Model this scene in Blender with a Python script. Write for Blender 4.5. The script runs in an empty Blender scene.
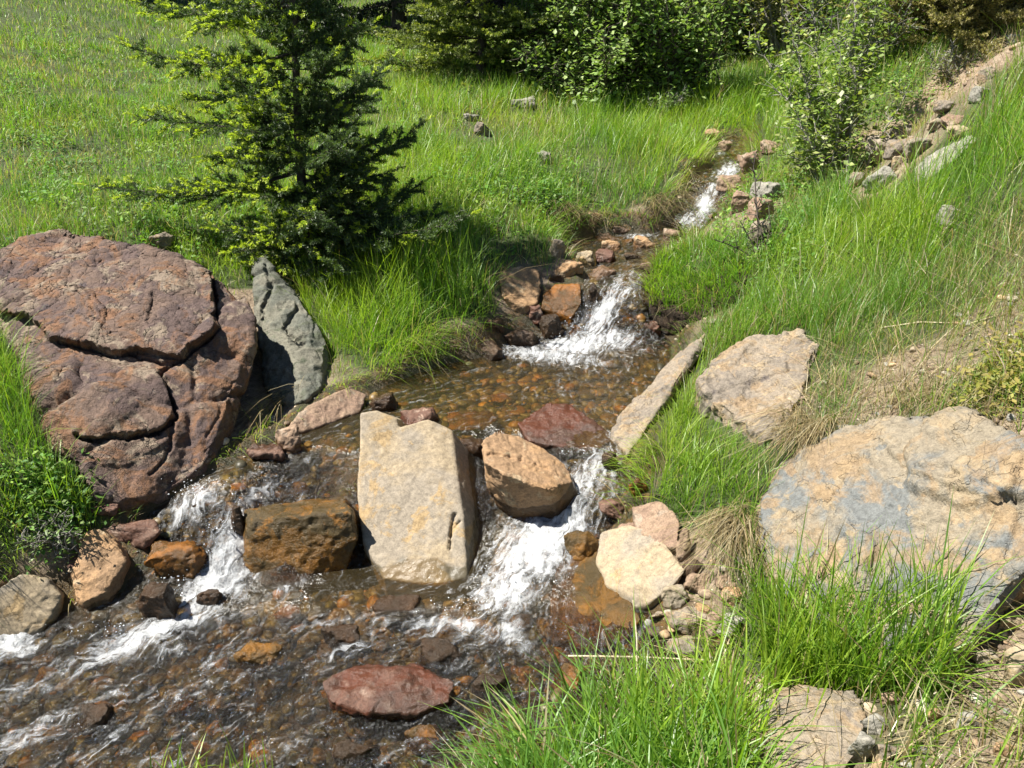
import bpy, bmesh, math, random
import numpy as np
from mathutils import Vector

# ------------------------------------------------------------------ camera, sky, sun, exposure
SC = bpy.context.scene
COL = SC.collection
CAMZ, PITCH, FPX = 2.2, math.radians(25.0), 804.0
cam_d = bpy.data.cameras.new("camera")
cam = bpy.data.objects.new("camera", cam_d)
COL.objects.link(cam)
cam.location = (0, 0, CAMZ)
cam.rotation_euler = (math.radians(90) - PITCH, 0, 0)
cam_d.sensor_width = 36.0
cam_d.lens = 36.0 * FPX / 1024.0
cam_d.clip_start = 0.05
cam_d.clip_end = 600
SC.camera = cam

SUN_DIR = Vector((-0.50, -0.05, 0.86)).normalized()      # towards the sun
sun_el = math.asin(SUN_DIR.z)
sun_az = math.atan2(SUN_DIR.x, SUN_DIR.y)
w = bpy.data.worlds.new("World")
SC.world = w
w.use_nodes = True
nt = w.node_tree
bg = nt.nodes["Background"]
sky = nt.nodes.new("ShaderNodeTexSky")
sky.sky_type = 'NISHITA'
sky.sun_disc = False
sky.sun_elevation = sun_el
sky.sun_rotation = sun_az
sky.altitude = 1800
nt.links.new(sky.outputs[0], bg.inputs[0])
bg.inputs[1].default_value = 0.05
sl = bpy.data.lights.new("sun", 'SUN')
sl.energy = 5.0
sl.angle = math.radians(0.5)
sl.color = (1.0, 0.95, 0.86)
so = bpy.data.objects.new("sun", sl)
COL.objects.link(so)
so.rotation_euler = SUN_DIR.to_track_quat('Z', 'Y').to_euler()
so.location = (-6, 3, 12)
SC.view_settings.view_transform = 'Standard'
SC.view_settings.look = 'None'
SC.view_settings.exposure = 1.17
SC.view_settings.gamma = 1.0
SC.view_settings.use_curve_mapping = False
SC.cycles.use_denoising = True
SC.cycles.denoising_input_passes = 'RGB_ALBEDO_NORMAL'
SC.cycles.max_bounces = 8
SC.cycles.diffuse_bounces = 3
SC.cycles.transparent_max_bounces = 12
SC.cycles.caustics_reflective = False
SC.cycles.sample_clamp_indirect = 6

# ------------------------------------------------------------------ projection helpers
cp, sp = math.cos(PITCH), math.sin(PITCH)
FWD = np.array([0, cp, -sp]); UPV = np.array([0, sp, cp]); RGT = np.array([1.0, 0, 0])
CAM = np.array([0, 0, CAMZ])

def ray(u, v):
    return FWD + (u - 512) / FPX * RGT + (384 - v) / FPX * UPV
def at_depth(u, v, d):
    return CAM + ray(u, v) * d
def depth_z(u, v, z):
    return (z - CAMZ) / ray(u, v)[2]
def at_z(u, v, z):
    return at_depth(u, v, depth_z(u, v, z))
def project(P):
    Q = np.asarray(P) - CAM
    d = np.maximum(Q @ FWD, 1e-3)
    return 512 + FPX * (Q @ RGT) / d, 384 - FPX * (Q @ UPV) / d, d

# ------------------------------------------------------------------ noise
def _hash(ix, iy, iz, seed):
    h = (ix.astype(np.int64) * 374761393 + iy.astype(np.int64) * 668265263 + iz.astype(np.int64) * 2147483647 + seed * 1274126177) & 0xFFFFFFFF
    h = ((h ^ (h >> 13)) * 1274126177) & 0xFFFFFFFF
    h = ((h ^ (h >> 16)) * 2246822519) & 0xFFFFFFFF
    h = h ^ (h >> 13)
    return h.astype(np.float64) / 4294967295.0
def vnoise(P, seed=0):
    P = np.asarray(P, float)
    i = np.floor(P).astype(np.int64); f = P - i
    f = f * f * f * (f * (f * 6 - 15) + 10)
    r = 0
    for dx in (0, 1):
        for dy in (0, 1):
            for dz in (0, 1):
                wgt = (f[:, 0] if dx else 1 - f[:, 0]) * (f[:, 1] if dy else 1 - f[:, 1]) * (f[:, 2] if dz else 1 - f[:, 2])
                r = r + wgt * _hash(i[:, 0] + dx, i[:, 1] + dy, i[:, 2] + dz, seed)
    return r * 2 - 1
def fbm(P, octv=4, seed=0, gain=0.5):
    P = np.asarray(P, float); a = 1.0; r = 0; t = 0
    for o in range(octv):
        r = r + a * vnoise(P * 2 ** o + 17.3 * o, seed + o); t += a; a *= gain
    return r / t
def worley(P, seed=0):
    """F1 distance, F2-F1 and a hash of the nearest cell"""
    P = np.asarray(P, float); i = np.floor(P).astype(np.int64)
    b1 = np.full(len(P), 9.0); b2 = np.full(len(P), 9.0); hid = np.zeros(len(P))
    for dx in (-1, 0, 1):
        for dy in (-1, 0, 1):
            for dz in (-1, 0, 1):
                c = i + np.array([dx, dy, dz])
                o = np.stack([_hash(c[:, 0], c[:, 1], c[:, 2], seed + k) for k in range(3)], 1)
                d = np.linalg.norm(c + o - P, axis=1)
                new = d < b1
                b2 = np.where(new, b1, np.minimum(b2, d))
                hid = np.where(new, _hash(c[:, 0], c[:, 1], c[:, 2], seed + 7), hid)
                b1 = np.minimum(b1, d)
    return b1, b2 - b1, hid
def sstep(a, b, x):
    t = np.clip((x - a) / (b - a), 0, 1)
    return t * t * (3 - 2 * t)

# ------------------------------------------------------------------ mesh and object helpers
def np_mesh(name, V, F, col=None, smooth=True, attrs=None):
    """F: list of int arrays (n,k)"""
    me = bpy.data.meshes.new(name)
    V = np.asarray(V, np.float32)
    me.vertices.add(len(V)); me.vertices.foreach_set("co", V.ravel())
    loops = np.concatenate([f.ravel() for f in F]).astype(np.int32)
    tot = np.concatenate([np.full(len(f), f.shape[1]) for f in F]).astype(np.int32)
    st = np.concatenate([[0], np.cumsum(tot)[:-1]]).astype(np.int32)
    me.loops.add(len(loops)); me.loops.foreach_set("vertex_index", loops)
    me.polygons.add(len(tot)); me.polygons.foreach_set("loop_start", st); me.polygons.foreach_set("loop_total", tot)
    if smooth:
        me.polygons.foreach_set("use_smooth", np.ones(len(tot), bool))
    me.update(calc_edges=True)
    if col is not None:
        a = me.attributes.new("Col", 'FLOAT_COLOR', 'POINT')
        c = np.ones((len(V), 4), np.float32); c[:, :3] = col
        a.data.foreach_set("color", c.ravel())
    for k, v in (attrs or {}).items():
        if v.ndim == 1:
            a = me.attributes.new(k, 'FLOAT', 'POINT'); a.data.foreach_set("value", v.astype(np.float32))
        else:
            a = me.attributes.new(k, 'FLOAT_VECTOR', 'POINT'); a.data.foreach_set("vector", v.astype(np.float32).ravel())
    return me
def link(name, me, mat=None, parent=None, loc=None):
    o = bpy.data.objects.new(name, me)
    COL.objects.link(o)
    if mat is not None:
        me.materials.append(mat)
    if parent is not None:
        o.parent = parent
    if loc is not None:
        o.location = loc
    return o
def tag(o, label=None, cat=None, group=None, kind=None):
    if label: o["label"] = label
    if cat: o["category"] = cat
    if group: o["group"] = group
    if kind: o["kind"] = kind
    return o
def empty(name, loc, label, cat, group=None):
    o = bpy.data.objects.new(name, None)
    COL.objects.link(o); o.location = loc; o.empty_display_size = 0.2
    return tag(o, label, cat, group)

# ------------------------------------------------------------------ node helpers
def new_mat(name):
    m = bpy.data.materials.new(name); m.use_nodes = True
    t = m.node_tree; t.nodes.clear()
    out = t.nodes.new("ShaderNodeOutputMaterial")
    return m, t, out
class N:
    def __init__(s, t): s.t = t
    def n(s, typ, ins=None, **kw):
        x = s.t.nodes.new("ShaderNode" + typ)
        for k, v in kw.items(): setattr(x, k, v)
        for k, v in (ins or {}).items():
            if isinstance(v, bpy.types.NodeSocket): s.t.links.new(v, x.inputs[k])
            else: x.inputs[k].default_value = v
        return x
    def noise(s, vec, scale, detail=4, rough=0.55, dist=0.0):
        return s.n("TexNoise", {"Vector": vec, "Scale": scale, "Detail": detail, "Roughness": rough, "Distortion": dist}).outputs["Fac"]
    def mix(s, fac, a, b, mode='MIX'):
        x = s.t.nodes.new("ShaderNodeMix"); x.data_type = 'RGBA'; x.blend_type = mode
        for i, v in ((0, fac), (6, a), (7, b)):
            if isinstance(v, bpy.types.NodeSocket): s.t.links.new(v, x.inputs[i])
            else: x.inputs[i].default_value = (v if i == 0 else (tuple(v) + (1,))[:4])
        return x.outputs[2]
    def math(s, op, a, b=0.0, c=0.0, clamp=False):
        x = s.t.nodes.new("ShaderNodeMath"); x.operation = op; x.use_clamp = clamp
        for i, v in enumerate((a, b, c)):
            if isinstance(v, bpy.types.NodeSocket): s.t.links.new(v, x.inputs[i])
            else: x.inputs[i].default_value = v
        return x.outputs[0]
    def rng(s, v, a, b, c=0.0, d=1.0):
        x = s.n("MapRange", {0: v, 1: a, 2: b, 3: c, 4: d}, interpolation_type='SMOOTHSTEP')
        return x.outputs[0]
    def attr(s, name):
        return s.n("Attribute", attribute_name=name)

def rock_mat(name, c1, c2, c3, wetcol=(0.10, 0.045, 0.012), scale=1.0, patch=0.5, bump=0.5, crack=0.5, rough=0.85, lichen=None, strata=0.0, wetmul=0.55, rust=None):
    c1, c2, c3, lichen, rust = [tuple(x * .82 for x in q) if q else None for q in (c1, c2, c3, lichen, rust)]
    m, t, out = new_mat(name); k = N(t)
    tc = k.n("TexCoord"); oi = k.n("ObjectInfo")
    off = k.n("VectorMath", {0: oi.outputs["Random"], 1: (37.0, 53.0, 71.0)}, operation='MULTIPLY').outputs[0]
    P = k.n("VectorMath", {0: tc.outputs["Object"], 1: off}, operation='ADD').outputs[0]
    n1 = k.noise(P, 2.6 * scale, 6, 0.6, 0.3)
    n2 = k.noise(P, 5.5 * scale, 8, 0.65, 0.6)
    n3 = k.noise(P, 38 * scale, 6, 0.7)
    n4 = k.noise(P, 150, 3, 0.6)
    c = k.mix(k.rng(n1, 0.45, 0.56), c1, c2)
    c = k.mix(k.rng(n2, 0.62 - 0.2 * patch, 0.68 - 0.17 * patch), c, c3)
    if lichen:
        nl = k.noise(P, 9 * scale, 6, 0.7)
        c = k.mix(k.math('MULTIPLY', k.rng(nl, 0.58, 0.66), 0.8), c, lichen)
    if rust:
        nr = k.noise(P, 4.2 * scale, 7, 0.68, 1.0)
        c = k.mix(k.math('MULTIPLY', k.rng(nr, 0.50, 0.61), 0.72), c, rust)
    sp_ = k.math('ADD', k.math('MULTIPLY', n3, 0.75), k.math('MULTIPLY', n4, 0.45))
    val = k.rng(sp_, 0.35, 0.85, 0.62, 1.35)
    vv = k.n("CombineColor", {0: val, 1: val, 2: val}).outputs[0]
    c = k.mix(1.0, c, vv, 'MULTIPLY')
    # fine fracture lines
    Pd = k.n("VectorMath", {0: P, 1: k.n("TexNoise", {"Vector": P, "Scale": 4 * scale, "Detail": 5}).outputs["Color"]}, operation='ADD').outputs[0]
    vo = k.n("TexVoronoi", {"Vector": Pd, "Scale": 3.2 * scale}, feature='DISTANCE_TO_EDGE').outputs["Distance"]
    ck = k.rng(vo, 0.0, 0.022, 1.0, 0.0)
    ck = k.math('MULTIPLY', k.math('MULTIPLY', ck, k.rng(n2, 0.45, 0.6)), crack)
    c = k.mix(ck, c, (0.03, 0.022, 0.018))
    # wet and iron-stained band along the water
    wet = k.attr("wet").outputs["Fac"]
    wf = k.rng(k.math('ADD', wet, k.math('MULTIPLY', k.math('SUBTRACT', n2, 0.5), 0.7)), 0.35, 0.62)
    wc = k.mix(k.rng(n1, 0.42, 0.58), wetcol, (wetcol[0] * 0.35, wetcol[1] * 0.5, wetcol[2] * 0.7))
    cw = k.mix(0.55, wc, k.mix(1.0, c, (wetmul,) * 3, 'MULTIPLY'))
    c = k.mix(wf, c, cw)
    rg = k.math('ADD', k.math('MULTIPLY', wf, 0.27 - rough), rough)
    h = k.math('ADD', k.math('MULTIPLY', n2, 0.6), k.math('MULTIPLY', n3, 0.5))
    h = k.math('ADD', h, k.math('MULTIPLY', n4, 0.22))
    if strata:
        wv = k.n("TexWave", {"Vector": P, "Scale": 3.0, "Distortion": 6.0, "Detail": 4.0}, wave_type='BANDS', bands_direction='DIAGONAL').outputs["Fac"]
        h = k.math('ADD', h, k.math('MULTIPLY', wv, strata))
    h = k.math('SUBTRACT', h, k.math('MULTIPLY', ck, 0.8))
    bp = k.n("Bump", {"Strength": bump, "Distance": 0.03, "Height": h})
    b = k.n("BsdfPrincipled", {"Base Color": c, "Roughness": rg, "Normal": bp.outputs[0]})
    b.inputs["Specular IOR Level"].default_value = 0.35
    t.links.new(b.outputs[0], out.inputs[0])
    return m

def foliage_mat(name, trans=0.4, gloss=0.06, rough=0.35, tint=(1, 1, 1)):
    m, t, out = new_mat(name); k = N(t)
    c = k.attr("Col").outputs["Color"]
    d = k.n("BsdfDiffuse", {"Color": c})
    tr = k.n("BsdfTranslucent", {"Color": k.mix(1.0, c, (1.15, 1.25, 0.55), 'MULTIPLY')})
    x = k.n("MixShader", {0: trans, 1: d.outputs[0], 2: tr.outputs[0]})
    g = k.n("BsdfGlossy", {"Color": (1, 1, 1, 1), "Roughness": rough})
    y = k.n("MixShader", {0: gloss, 1: x.outputs[0], 2: g.outputs[0]})
    t.links.new(y.outputs[0], out.inputs[0])
    return m
def bark_mat(name, c1, c2, scale=30):
    m, t, out = new_mat(name); k = N(t)
    P = k.n("TexCoord").outputs["Object"]
    st = k.n("Mapping", {"Vector": P, "Scale": (1, 1, 0.3)}).outputs[0]
    n = k.noise(st, scale, 6, 0.65)
    c = k.mix(k.rng(n, 0.4, 0.65), c1, c2)
    bp = k.n("Bump", {"Strength": 0.6, "Distance": 0.01, "Height": n})
    b = k.n("BsdfPrincipled", {"Base Color": c, "Roughness": 0.85, "Normal": bp.outputs[0]})
    t.links.new(b.outputs[0], out.inputs[0])
    return m
def vcol_mat(name, rough=0.8, bump=0.4, scale=60):
    m, t, out = new_mat(name); k = N(t)
    P = k.n("TexCoord").outputs["Object"]
    n = k.noise(P, scale, 5, 0.65)
    v = k.rng(n, 0.3, 0.7, 0.6, 1.35)
    c = k.mix(1.0, k.attr("Col").outputs["Color"], k.n("CombineColor", {0: v, 1: v, 2: v}).outputs[0], 'MULTIPLY')
    bp = k.n("Bump", {"Strength": bump, "Distance": 0.006, "Height": n})
    b = k.n("BsdfPrincipled", {"Base Color": c, "Roughness": rough, "Normal": bp.outputs[0]})
    t.links.new(b.outputs[0], out.inputs[0])
    return m

# ------------------------------------------------------------------ water outline and levels (pixel u, v, world z)
OUT = [  # right bank, downstream from the far end
    (742, 138, 1.08), (744, 160, 1.0), (738, 176, .93), (728, 192, .88), (716, 212, .78), (700, 232, .68), (668, 250, .63),
    (648, 272, .60), (646, 300, .55), (650, 325, .38), (672, 345, .31), (668, 372, .30), (640, 420, .30), (622, 452, .29), (628, 480, .25),
    (612, 510, .20), (602, 545, .10), (640, 605, .04), (650, 640, .03), (700, 668, .02), (640, 690, .01), (570, 700, -.01), (520, 745, -.03), (480, 800, -.05),
    (400, 900, -.08), (200, 900, -.10), (-120, 860, -.12), (-200, 760, -.10), (-160, 650, -.06),
    (0, 628, -.02), (60, 620, .0), (120, 600, .03), (160, 560, .09), (150, 520, .18), (190, 492, .25), (232, 468, .28), (262, 450, .29), (300, 432, .29),
    (360, 402, .30), (400, 382, .30), (450, 365, .30), (480, 360, .30), (515, 345, .31), (548, 322, .38), (580, 300, .52), (592, 275, .59), (570, 258, .615),
    (566, 245, .62), (600, 236, .635), (650, 236, .65), (672, 228, .66), (678, 212, .74), (692, 196, .80), (692, 182, .88), (716, 166, .95), (718, 148, 1.02), (716, 138, 1.08)]
OUTW = np.array([at_z(*p) for p in OUT])
LIPS = [(625, 285, .59), (600, 300, .53), (590, 325, .40), (570, 345, .32), (540, 365, .30), (560, 400, .30), (480, 420, .30), (400, 440, .295), (330, 450, .29),
        (590, 455, .29), (570, 500, .22), (550, 540, .13), (520, 590, .05), (490, 635, .02), (440, 660, .0), (250, 480, .275), (245, 505, .25), (225, 540, .16), (215, 580, .05),
        (180, 620, .0), (100, 680, -.05), (0, 740, -.09), (300, 640, .01), (300, 720, -.05), (430, 610, .03), (420, 720, -.03), (250, 588, .03), (300, 588, .03), (345, 576, .03), (262, 562, .04), (325, 556, .045), (300, 542, .05), (270, 540, .05), (290, 505, .275), (340, 500, .28), (385, 560, .03), (420, 565, .03), (450, 570, .03), (475, 555, .04), (352, 545, .05), (530, 520, .10), (500, 510, .10), (480, 525, .08), (560, 518, .12), (520, 500, .12), (548, 500, .14), (400, 470, .29), (440, 470, .29), (705, 215, .76), (712, 185, .89), (640, 250, .63)]
WCTRL = np.concatenate([OUTW, np.array([at_z(*p) for p in LIPS])])

class MQ:
    def __init__(s, X, z, c, reg=1e-4):
        s.X, s.c = X, c
        n = len(X); d2 = ((X[:, None] - X[None]) ** 2).sum(-1)
        A = np.zeros((n + 3, n + 3)); A[:n, :n] = np.sqrt(d2 + c * c) - reg * n * np.eye(n)
        A[:n, n] = 1; A[:n, n + 1:] = X; A[n, :n] = 1; A[n + 1:, :n] = X.T
        s.w = np.linalg.solve(A, np.concatenate([z, np.zeros(3)]))
    def __call__(s, Q):
        r = np.empty(len(Q))
        for a in range(0, len(Q), 60000):
            q = Q[a:a + 60000]
            d2 = ((q[:, None] - s.X[None]) ** 2).sum(-1)
            r[a:a + 60000] = np.sqrt(d2 + s.c ** 2) @ s.w[:-3] + s.w[-3] + q @ s.w[-2:]
        return r
WL = MQ(WCTRL[:, :2], WCTRL[:, 2], 0.05)

def sdist(Q, poly):
    """signed distance to a closed polygon, negative inside"""
    d = np.full(len(Q), 1e9); ins = np.zeros(len(Q), bool)
    for i in range(len(poly)):
        a, b = poly[i], poly[(i + 1) % len(poly)]
        ab = b - a; t = np.clip(((Q - a) @ ab) / max(ab @ ab, 1e-12), 0, 1)
        d = np.minimum(d, np.linalg.norm(Q - a - t[:, None] * ab, axis=1))
        c = ((a[1] > Q[:, 1]) != (b[1] > Q[:, 1]))
        with np.errstate(divide='ignore', invalid='ignore'):
            xi = (b[0] - a[0]) * (Q[:, 1] - a[1]) / (b[1] - a[1] + 1e-15) + a[0]
        ins ^= c & (Q[:, 0] < xi)
    return np.where(ins, -d, d)

# ------------------------------------------------------------------ terrain
BANK = [(258, 375, .32), (250, 350, .40), (262, 425, .27), (238, 410, .28), (280, 415, .30),   # left meadow
    (100, 240, .93), (0, 230, .98), (100, 150, 1.13), (0, 140, 1.22), (80, 80, 1.47), (0, 70, 1.6), (100, 25, 1.92), (250, 30, 1.86), (400, 35, 1.80),
    (250, 150, 1.10), (250, 220, .88), (320, 262, .68), (400, 100, 1.33), (400, 160, 1.06), (400, 230, .84), (480, 60, 1.6), (560, 110, 1.22), (500, 150, 1.08),
    (560, 160, 1.04), (560, 200, .92), (540, 235, .80), (480, 270, .68), (440, 300, .58), (470, 330, .47), (400, 340, .46), (340, 370, .42), (420, 370, .38), (640, 115, 1.2),
    (640, 160, 1.02), (660, 190, .93), (640, 215, .80), (600, 222, .76), (690, 160, 1.05), (700, 120, 1.2), (310, 400, .38), (230, 440, .34),
    # left foreground bank
    (0, 400, .62), (30, 480, .45), (30, 560, .2), (60, 590, .06), (-100, 500, .55), (-150, 620, .2),
    # right bank
    (660, 290, .66), (700, 262, .76), (740, 235, .84), (660, 320, .48), (700, 320, .56), (760, 290, .68), (690, 400, .40), (660, 450, .36), (720, 470, .40), (680, 520, .30), (740, 520, .37), (700, 580, .20), (660, 580, .12), (690, 630, .10),
    (740, 620, .17), (740, 570, .28), (800, 440, .55), (830, 380, .68), (880, 400, .72), (800, 330, .72), (860, 330, .82), (1000, 430, .88), (1020, 560, .62), (1000, 600, .50), (1000, 700, .46), (860, 640, .34), (860, 720, .36), (760, 700, .22), (700, 720, .12), (620, 730, .06), (560, 768, .03),
    (760, 768, .25), (900, 768, .42), (1024, 768, .50), (1010, 300, 1.08), (1010, 180, 1.42), (1010, 100, 1.64), (1000, 50, 1.98), (920, 140, 1.36), (900, 130, 1.36), (850, 190, 1.06), (780, 200, .97), (820, 260, .88), (920, 270, .98), (940, 200, 1.22), (900, 60, 1.80), (800, 120, 1.28), (760, 60, 1.62), (760, 130, 1.2), (760, 180, 1.0), (745, 205, .92), (850, 90, 1.55)]
bp_ = [at_z(*p) for p in BANK]
bp_ += [np.array(p) for p in ((0, 16, 2.4), (-8, 16, 2.7), (-16, 10, 2.6), (-14, 4, 1.6), (-8, 0, .5), (-5, -4, .3), (0, -1.5, .75), (0, .6, .45), (1.2, .2, .62), (3, 0, .9), (-1.2, .5, -.02), (-3, 1.0, .1), (6, -3, 2.0), (9, 3, 3.2), (7, 7, 3.0), (9, 12, 4.2), (4, 12, 2.9), (5.5, 9.5, 2.7), (0, 24, 4.0), (14, 24, 7.5), (-20, 24, 5.0), (0, 60, 14), (40, 60, 24), (-50, 60, 16), (60, 0, 20), (-60, 0, 6), (-40, -40, -4), (40, -40, 10), (0, -40, 0), (0, 120, 32), (-100, 120, 32), (100, 120, 46), (120, -60, 30), (-120, -60, 2))]
bp_ += [p + np.array([0, 0, 0.05]) for p in OUTW if p[1] > 1.5]
bp_ = np.array(bp_)
BK = MQ(bp_[:, :2], bp_[:, 2], 0.12, 2e-4)

def terrain_raw(Q):
    sd = sdist(Q, OUTW[:, :2])
    bank = BK(Q)
    Q3 = np.concatenate([Q, np.zeros((len(Q), 1))], 1)
    near = sstep(30, 8, np.abs(Q).max(1))
    bank = bank + near * (0.035 * fbm(Q3 * 2.2, 4, 3) + 0.03 * fbm(Q3 * 0.7, 2, 5)) * sstep(0.0, 0.3, sd)
    m = sd < 0.5
    W = np.zeros(len(Q)); W[m] = WL(Q[m])
    n = fbm(Q3 * 9, 3, 9)
    bed = W - 0.02 - 0.085 * sstep(0.0, 0.22, -sd) + 0.03 * n
    bank2 = np.where(m, np.maximum(bank, W + 0.012 + 0.01 * n), bank)
    t = sstep(-0.03, 0.09, sd)
    return np.where(sd > 0.12, bank2, bed * (1 - t) + bank2 * t), sd

def axis(lo, a, b, hi, fine):
    mid = np.arange(a, b, fine)
    def grow(s, e):
        r = []; st = fine; x = s
        sign = 1 if e > s else -1
        while (x - e) * sign < 0:
            st *= 1.09; x += st * sign; r.append(x)
        return np.array(r)
    return np.concatenate([grow(a, lo)[::-1], mid, grow(b, hi)])
GX = axis(-120, -4.2, 4.2, 120, 0.025)
GY = axis(-60, 0.9, 8.0, 130, 0.025)
XX, YY = np.meshgrid(GX, GY)
TQ = np.stack([XX.ravel(), YY.ravel()], 1)
TZ, TSD = terrain_raw(TQ)
TZg, TSg = TZ.reshape(XX.shape), TSD.reshape(XX.shape)
def _bil(G, Q):
    x, y = Q[:, 0], Q[:, 1]
    i = np.clip(np.searchsorted(GX, x) - 1, 0, len(GX) - 2); j = np.clip(np.searchsorted(GY, y) - 1, 0, len(GY) - 2)
    fx = np.clip((x - GX[i]) / (GX[i + 1] - GX[i]), 0, 1); fy = np.clip((y - GY[j]) / (GY[j + 1] - GY[j]), 0, 1)
    return (G[j, i] * (1 - fx) + G[j, i + 1] * fx) * (1 - fy) + (G[j + 1, i] * (1 - fx) + G[j + 1, i + 1] * fx) * fy
def TH(x, y=None):
    if y is None: return _bil(TZg, np.asarray(x)[:, :2])
    return float(_bil(TZg, np.array([[x, y]]))[0])
def TS(Q): return _bil(TSg, np.asarray(Q)[:, :2])
_tt = np.concatenate([np.arange(1.0, 12, 0.01), np.arange(12, 60, 0.05)])
def hit(u, v):
    """where the line of sight through a pixel meets the ground"""
    P = CAM + ray(u, v)[None] * _tt[:, None]
    b = P[:, 2] < TH(P)
    i = int(np.argmax(b)) if b.any() else len(_tt) - 1
    return P[i]

# ---- ground cover maps: (u, v, grass density, blade height, dryness, bare-earth reddishness)
COVER = [(672, 312, .15, .07, .4), (698, 318, .4, .09, .2), (662, 302, 0, .08, .4), (655, 322, .1, .08, .4), (222, 252, 1, .14, .1), (236, 262, 1, .14, .1), (200, 250, 1, .14, .1), (258, 248, 1, .16, .1), (340, 385, .5, .12, .2), (326, 392, .4, .1, .3), (252, 300, 0, .1, .4), (262, 335, 0, .1, .4), (270, 380, 0, .1, .4), (245, 360, 0, .1, .4), (665, 214, .3, .07, .3), (642, 224, .3, .07, .3), (690, 205, .4, .1, .3), (520, 300, .1, .1, .3), (490, 335, .1, .12, .3), (560, 265, .2, .1, .3), (545, 320, 0, .1, .3), (500, 262, .6, .16, .2), (470, 345, .3, .14, .2), (540, 250, .7, .16, .3), (100, 180, 1, .12, .25), (280, 120, 1, .14, .15), (50, 90, 1, .11, .35), (150, 70, 1, .11, .3), (330, 80, 1, .13, .15),(50, 40, 1, .16, .30), (200, 40, 1, .17, .22), (60, 120, 1, .17, .25), (160, 120, 1, .17, .22), (30, 165, .7, .12, .6), (120, 200, 1, .15, .18), (220, 200, 1, .18, .1), (20, 210, 1, .15, .2),
    (380, 60, 1, .18, .12), (460, 100, 1, .18, .12), (440, 160, 1, .2, .08), (480, 130, .6, .12, .4), (540, 120, .8, .15, .25), (520, 180, 1, .24, .05), (560, 212, 1, .15, .1), (600, 218, .8, .12, .3), (640, 200, 1, .18, .1), (650, 262, .7, .12, .3), (645, 245, .5, .1, .3), (500, 220, .9, .18, .25), (460, 250, 1, .26, .05),
    (650, 150, 1, .28, .03), (660, 190, 1, .26, .05), (620, 205, 1, .15, .25), (700, 130, 1, .25, .05), (610, 130, 1, .28, .05),
    (330, 270, 1, .25, .05), (400, 300, 1, .34, .03), (380, 350, 1, .30, .05), (460, 300, 1, .32, .05), (430, 370, 1, .2, .15), (330, 330, 1, .28, .05), (300, 400, .1, .12, .5),
    (10, 400, 1, .28, .03), (30, 500, 1, .30, .03), (10, 540, 1, .2, .05), (10, 575, .7, .08, .05), (70, 590, .1, .1, .3),
    (690, 280, 1, .22, .1), (730, 260, 1, .22, .1), (660, 300, .8, .15, .6), (750, 300, 1, .24, .05), (820, 260, 1, .30, .04), (880, 260, 1, .32, .04), (780, 310, 1, .26, .06), (860, 310, 1, .25, .15), (930, 210, 1, .34, .06), (960, 170, 1, .34, .08), (1000, 140, 1, .32, .12),
    (830, 220, 1, .3, .05), (900, 290, .7, .22, .3), (950, 290, .6, .18, .45), (1000, 330, .4, .14, .6), (1010, 250, .55, .18, .45), (880, 350, .75, .12, .4), (980, 390, .6, .12, .4), (830, 390, .5, .12, .6), (900, 385, .3, .1, .8), (1000, 460, .12, .1, .8), (820, 430, .5, .14, .5),
    (700, 440, 1, .2, .03), (740, 450, 1, .2, .03), (680, 480, 1, .2, .05), (730, 500, 1, .18, .08), (740, 530, .8, .15, .4), (710, 550, .5, .13, .6), (690, 580, .1, .1, .7), (660, 600, .03, .1, .5), (700, 640, .12, .12, .3),
    (820, 620, 1, .36, .03), (880, 640, 1, .34, .05), (780, 640, .9, .24, .08), (920, 670, .9, .24, .15), (840, 570, 1, .36, .03), (820, 720, .06, .1, .6), (780, 690, .15, .1, .5), (900, 730, .5, .14, .35), (980, 680, .12, .1, .7), (1000, 620, .06, .1, .7), (980, 750, .35, .12, .5), (1010, 560, .1, .1, .6),
    (600, 740, 1, .3, .02), (680, 720, 1, .32, .02), (720, 760, 1, .34, .02), (640, 700, .9, .2, .02), (740, 700, .5, .2, .1),
    (880, 140, .3, .1, .6), (900, 170, .2, .12, .6), (850, 150, .3, .14, .5), (940, 120, .45, .12, .6), (990, 60, .04, .1, .9), (900, 90, .7, .16, .4), (1000, 100, .6, .2, .4), (850, 100, .9, .2, .2), (960, 80, .25, .1, .7), (860, 60, 1, .2, .1),
    (770, 190, .6, .2, .3), (750, 220, .35, .15, .4), (760, 120, 1, .24, .03), (740, 110, 1, .26, .03), (790, 150, .9, .2, .15), (780, 90, 1, .2, .1)]
cvP = np.array([hit(a[0], a[1])[:2] for a in COVER]); cvV = np.array([a[2:] for a in COVER], float)
cvP = np.concatenate([cvP, [[-12, 12], [-12, 20], [0, 20], [10, 16], [12, 6], [4, 0], [0, 0], [-8, 0], [0, 60], [40, 40], [-40, 40]]])
cvV = np.concatenate([cvV, [[1, .2, .15]] * 3 + [[.5, .15, .5]] * 2 + [[.3, .15, .5]] + [[.8, .2, .1]] * 2 + [[1, .2, .15]] * 3])
def cover(Q):
    Q = np.asarray(Q)[:, :2]; R = np.zeros((len(Q), 3))
    for a in range(0, len(Q), 40000):
        q = Q[a:a + 40000]
        jit = np.stack([vnoise(np.c_[q * 3.1, np.zeros(len(q))], 41), vnoise(np.c_[q * 3.1, np.ones(len(q))], 42)], 1) * 0.1
        d2 = ((q[:, None] + jit[:, None] - cvP[None]) ** 2).sum(-1)
        wt = 1 / (d2 + 0.004) ** 2
        R[a:a + 40000] = (wt @ cvV) / wt.sum(1, keepdims=True)
    return R

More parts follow.
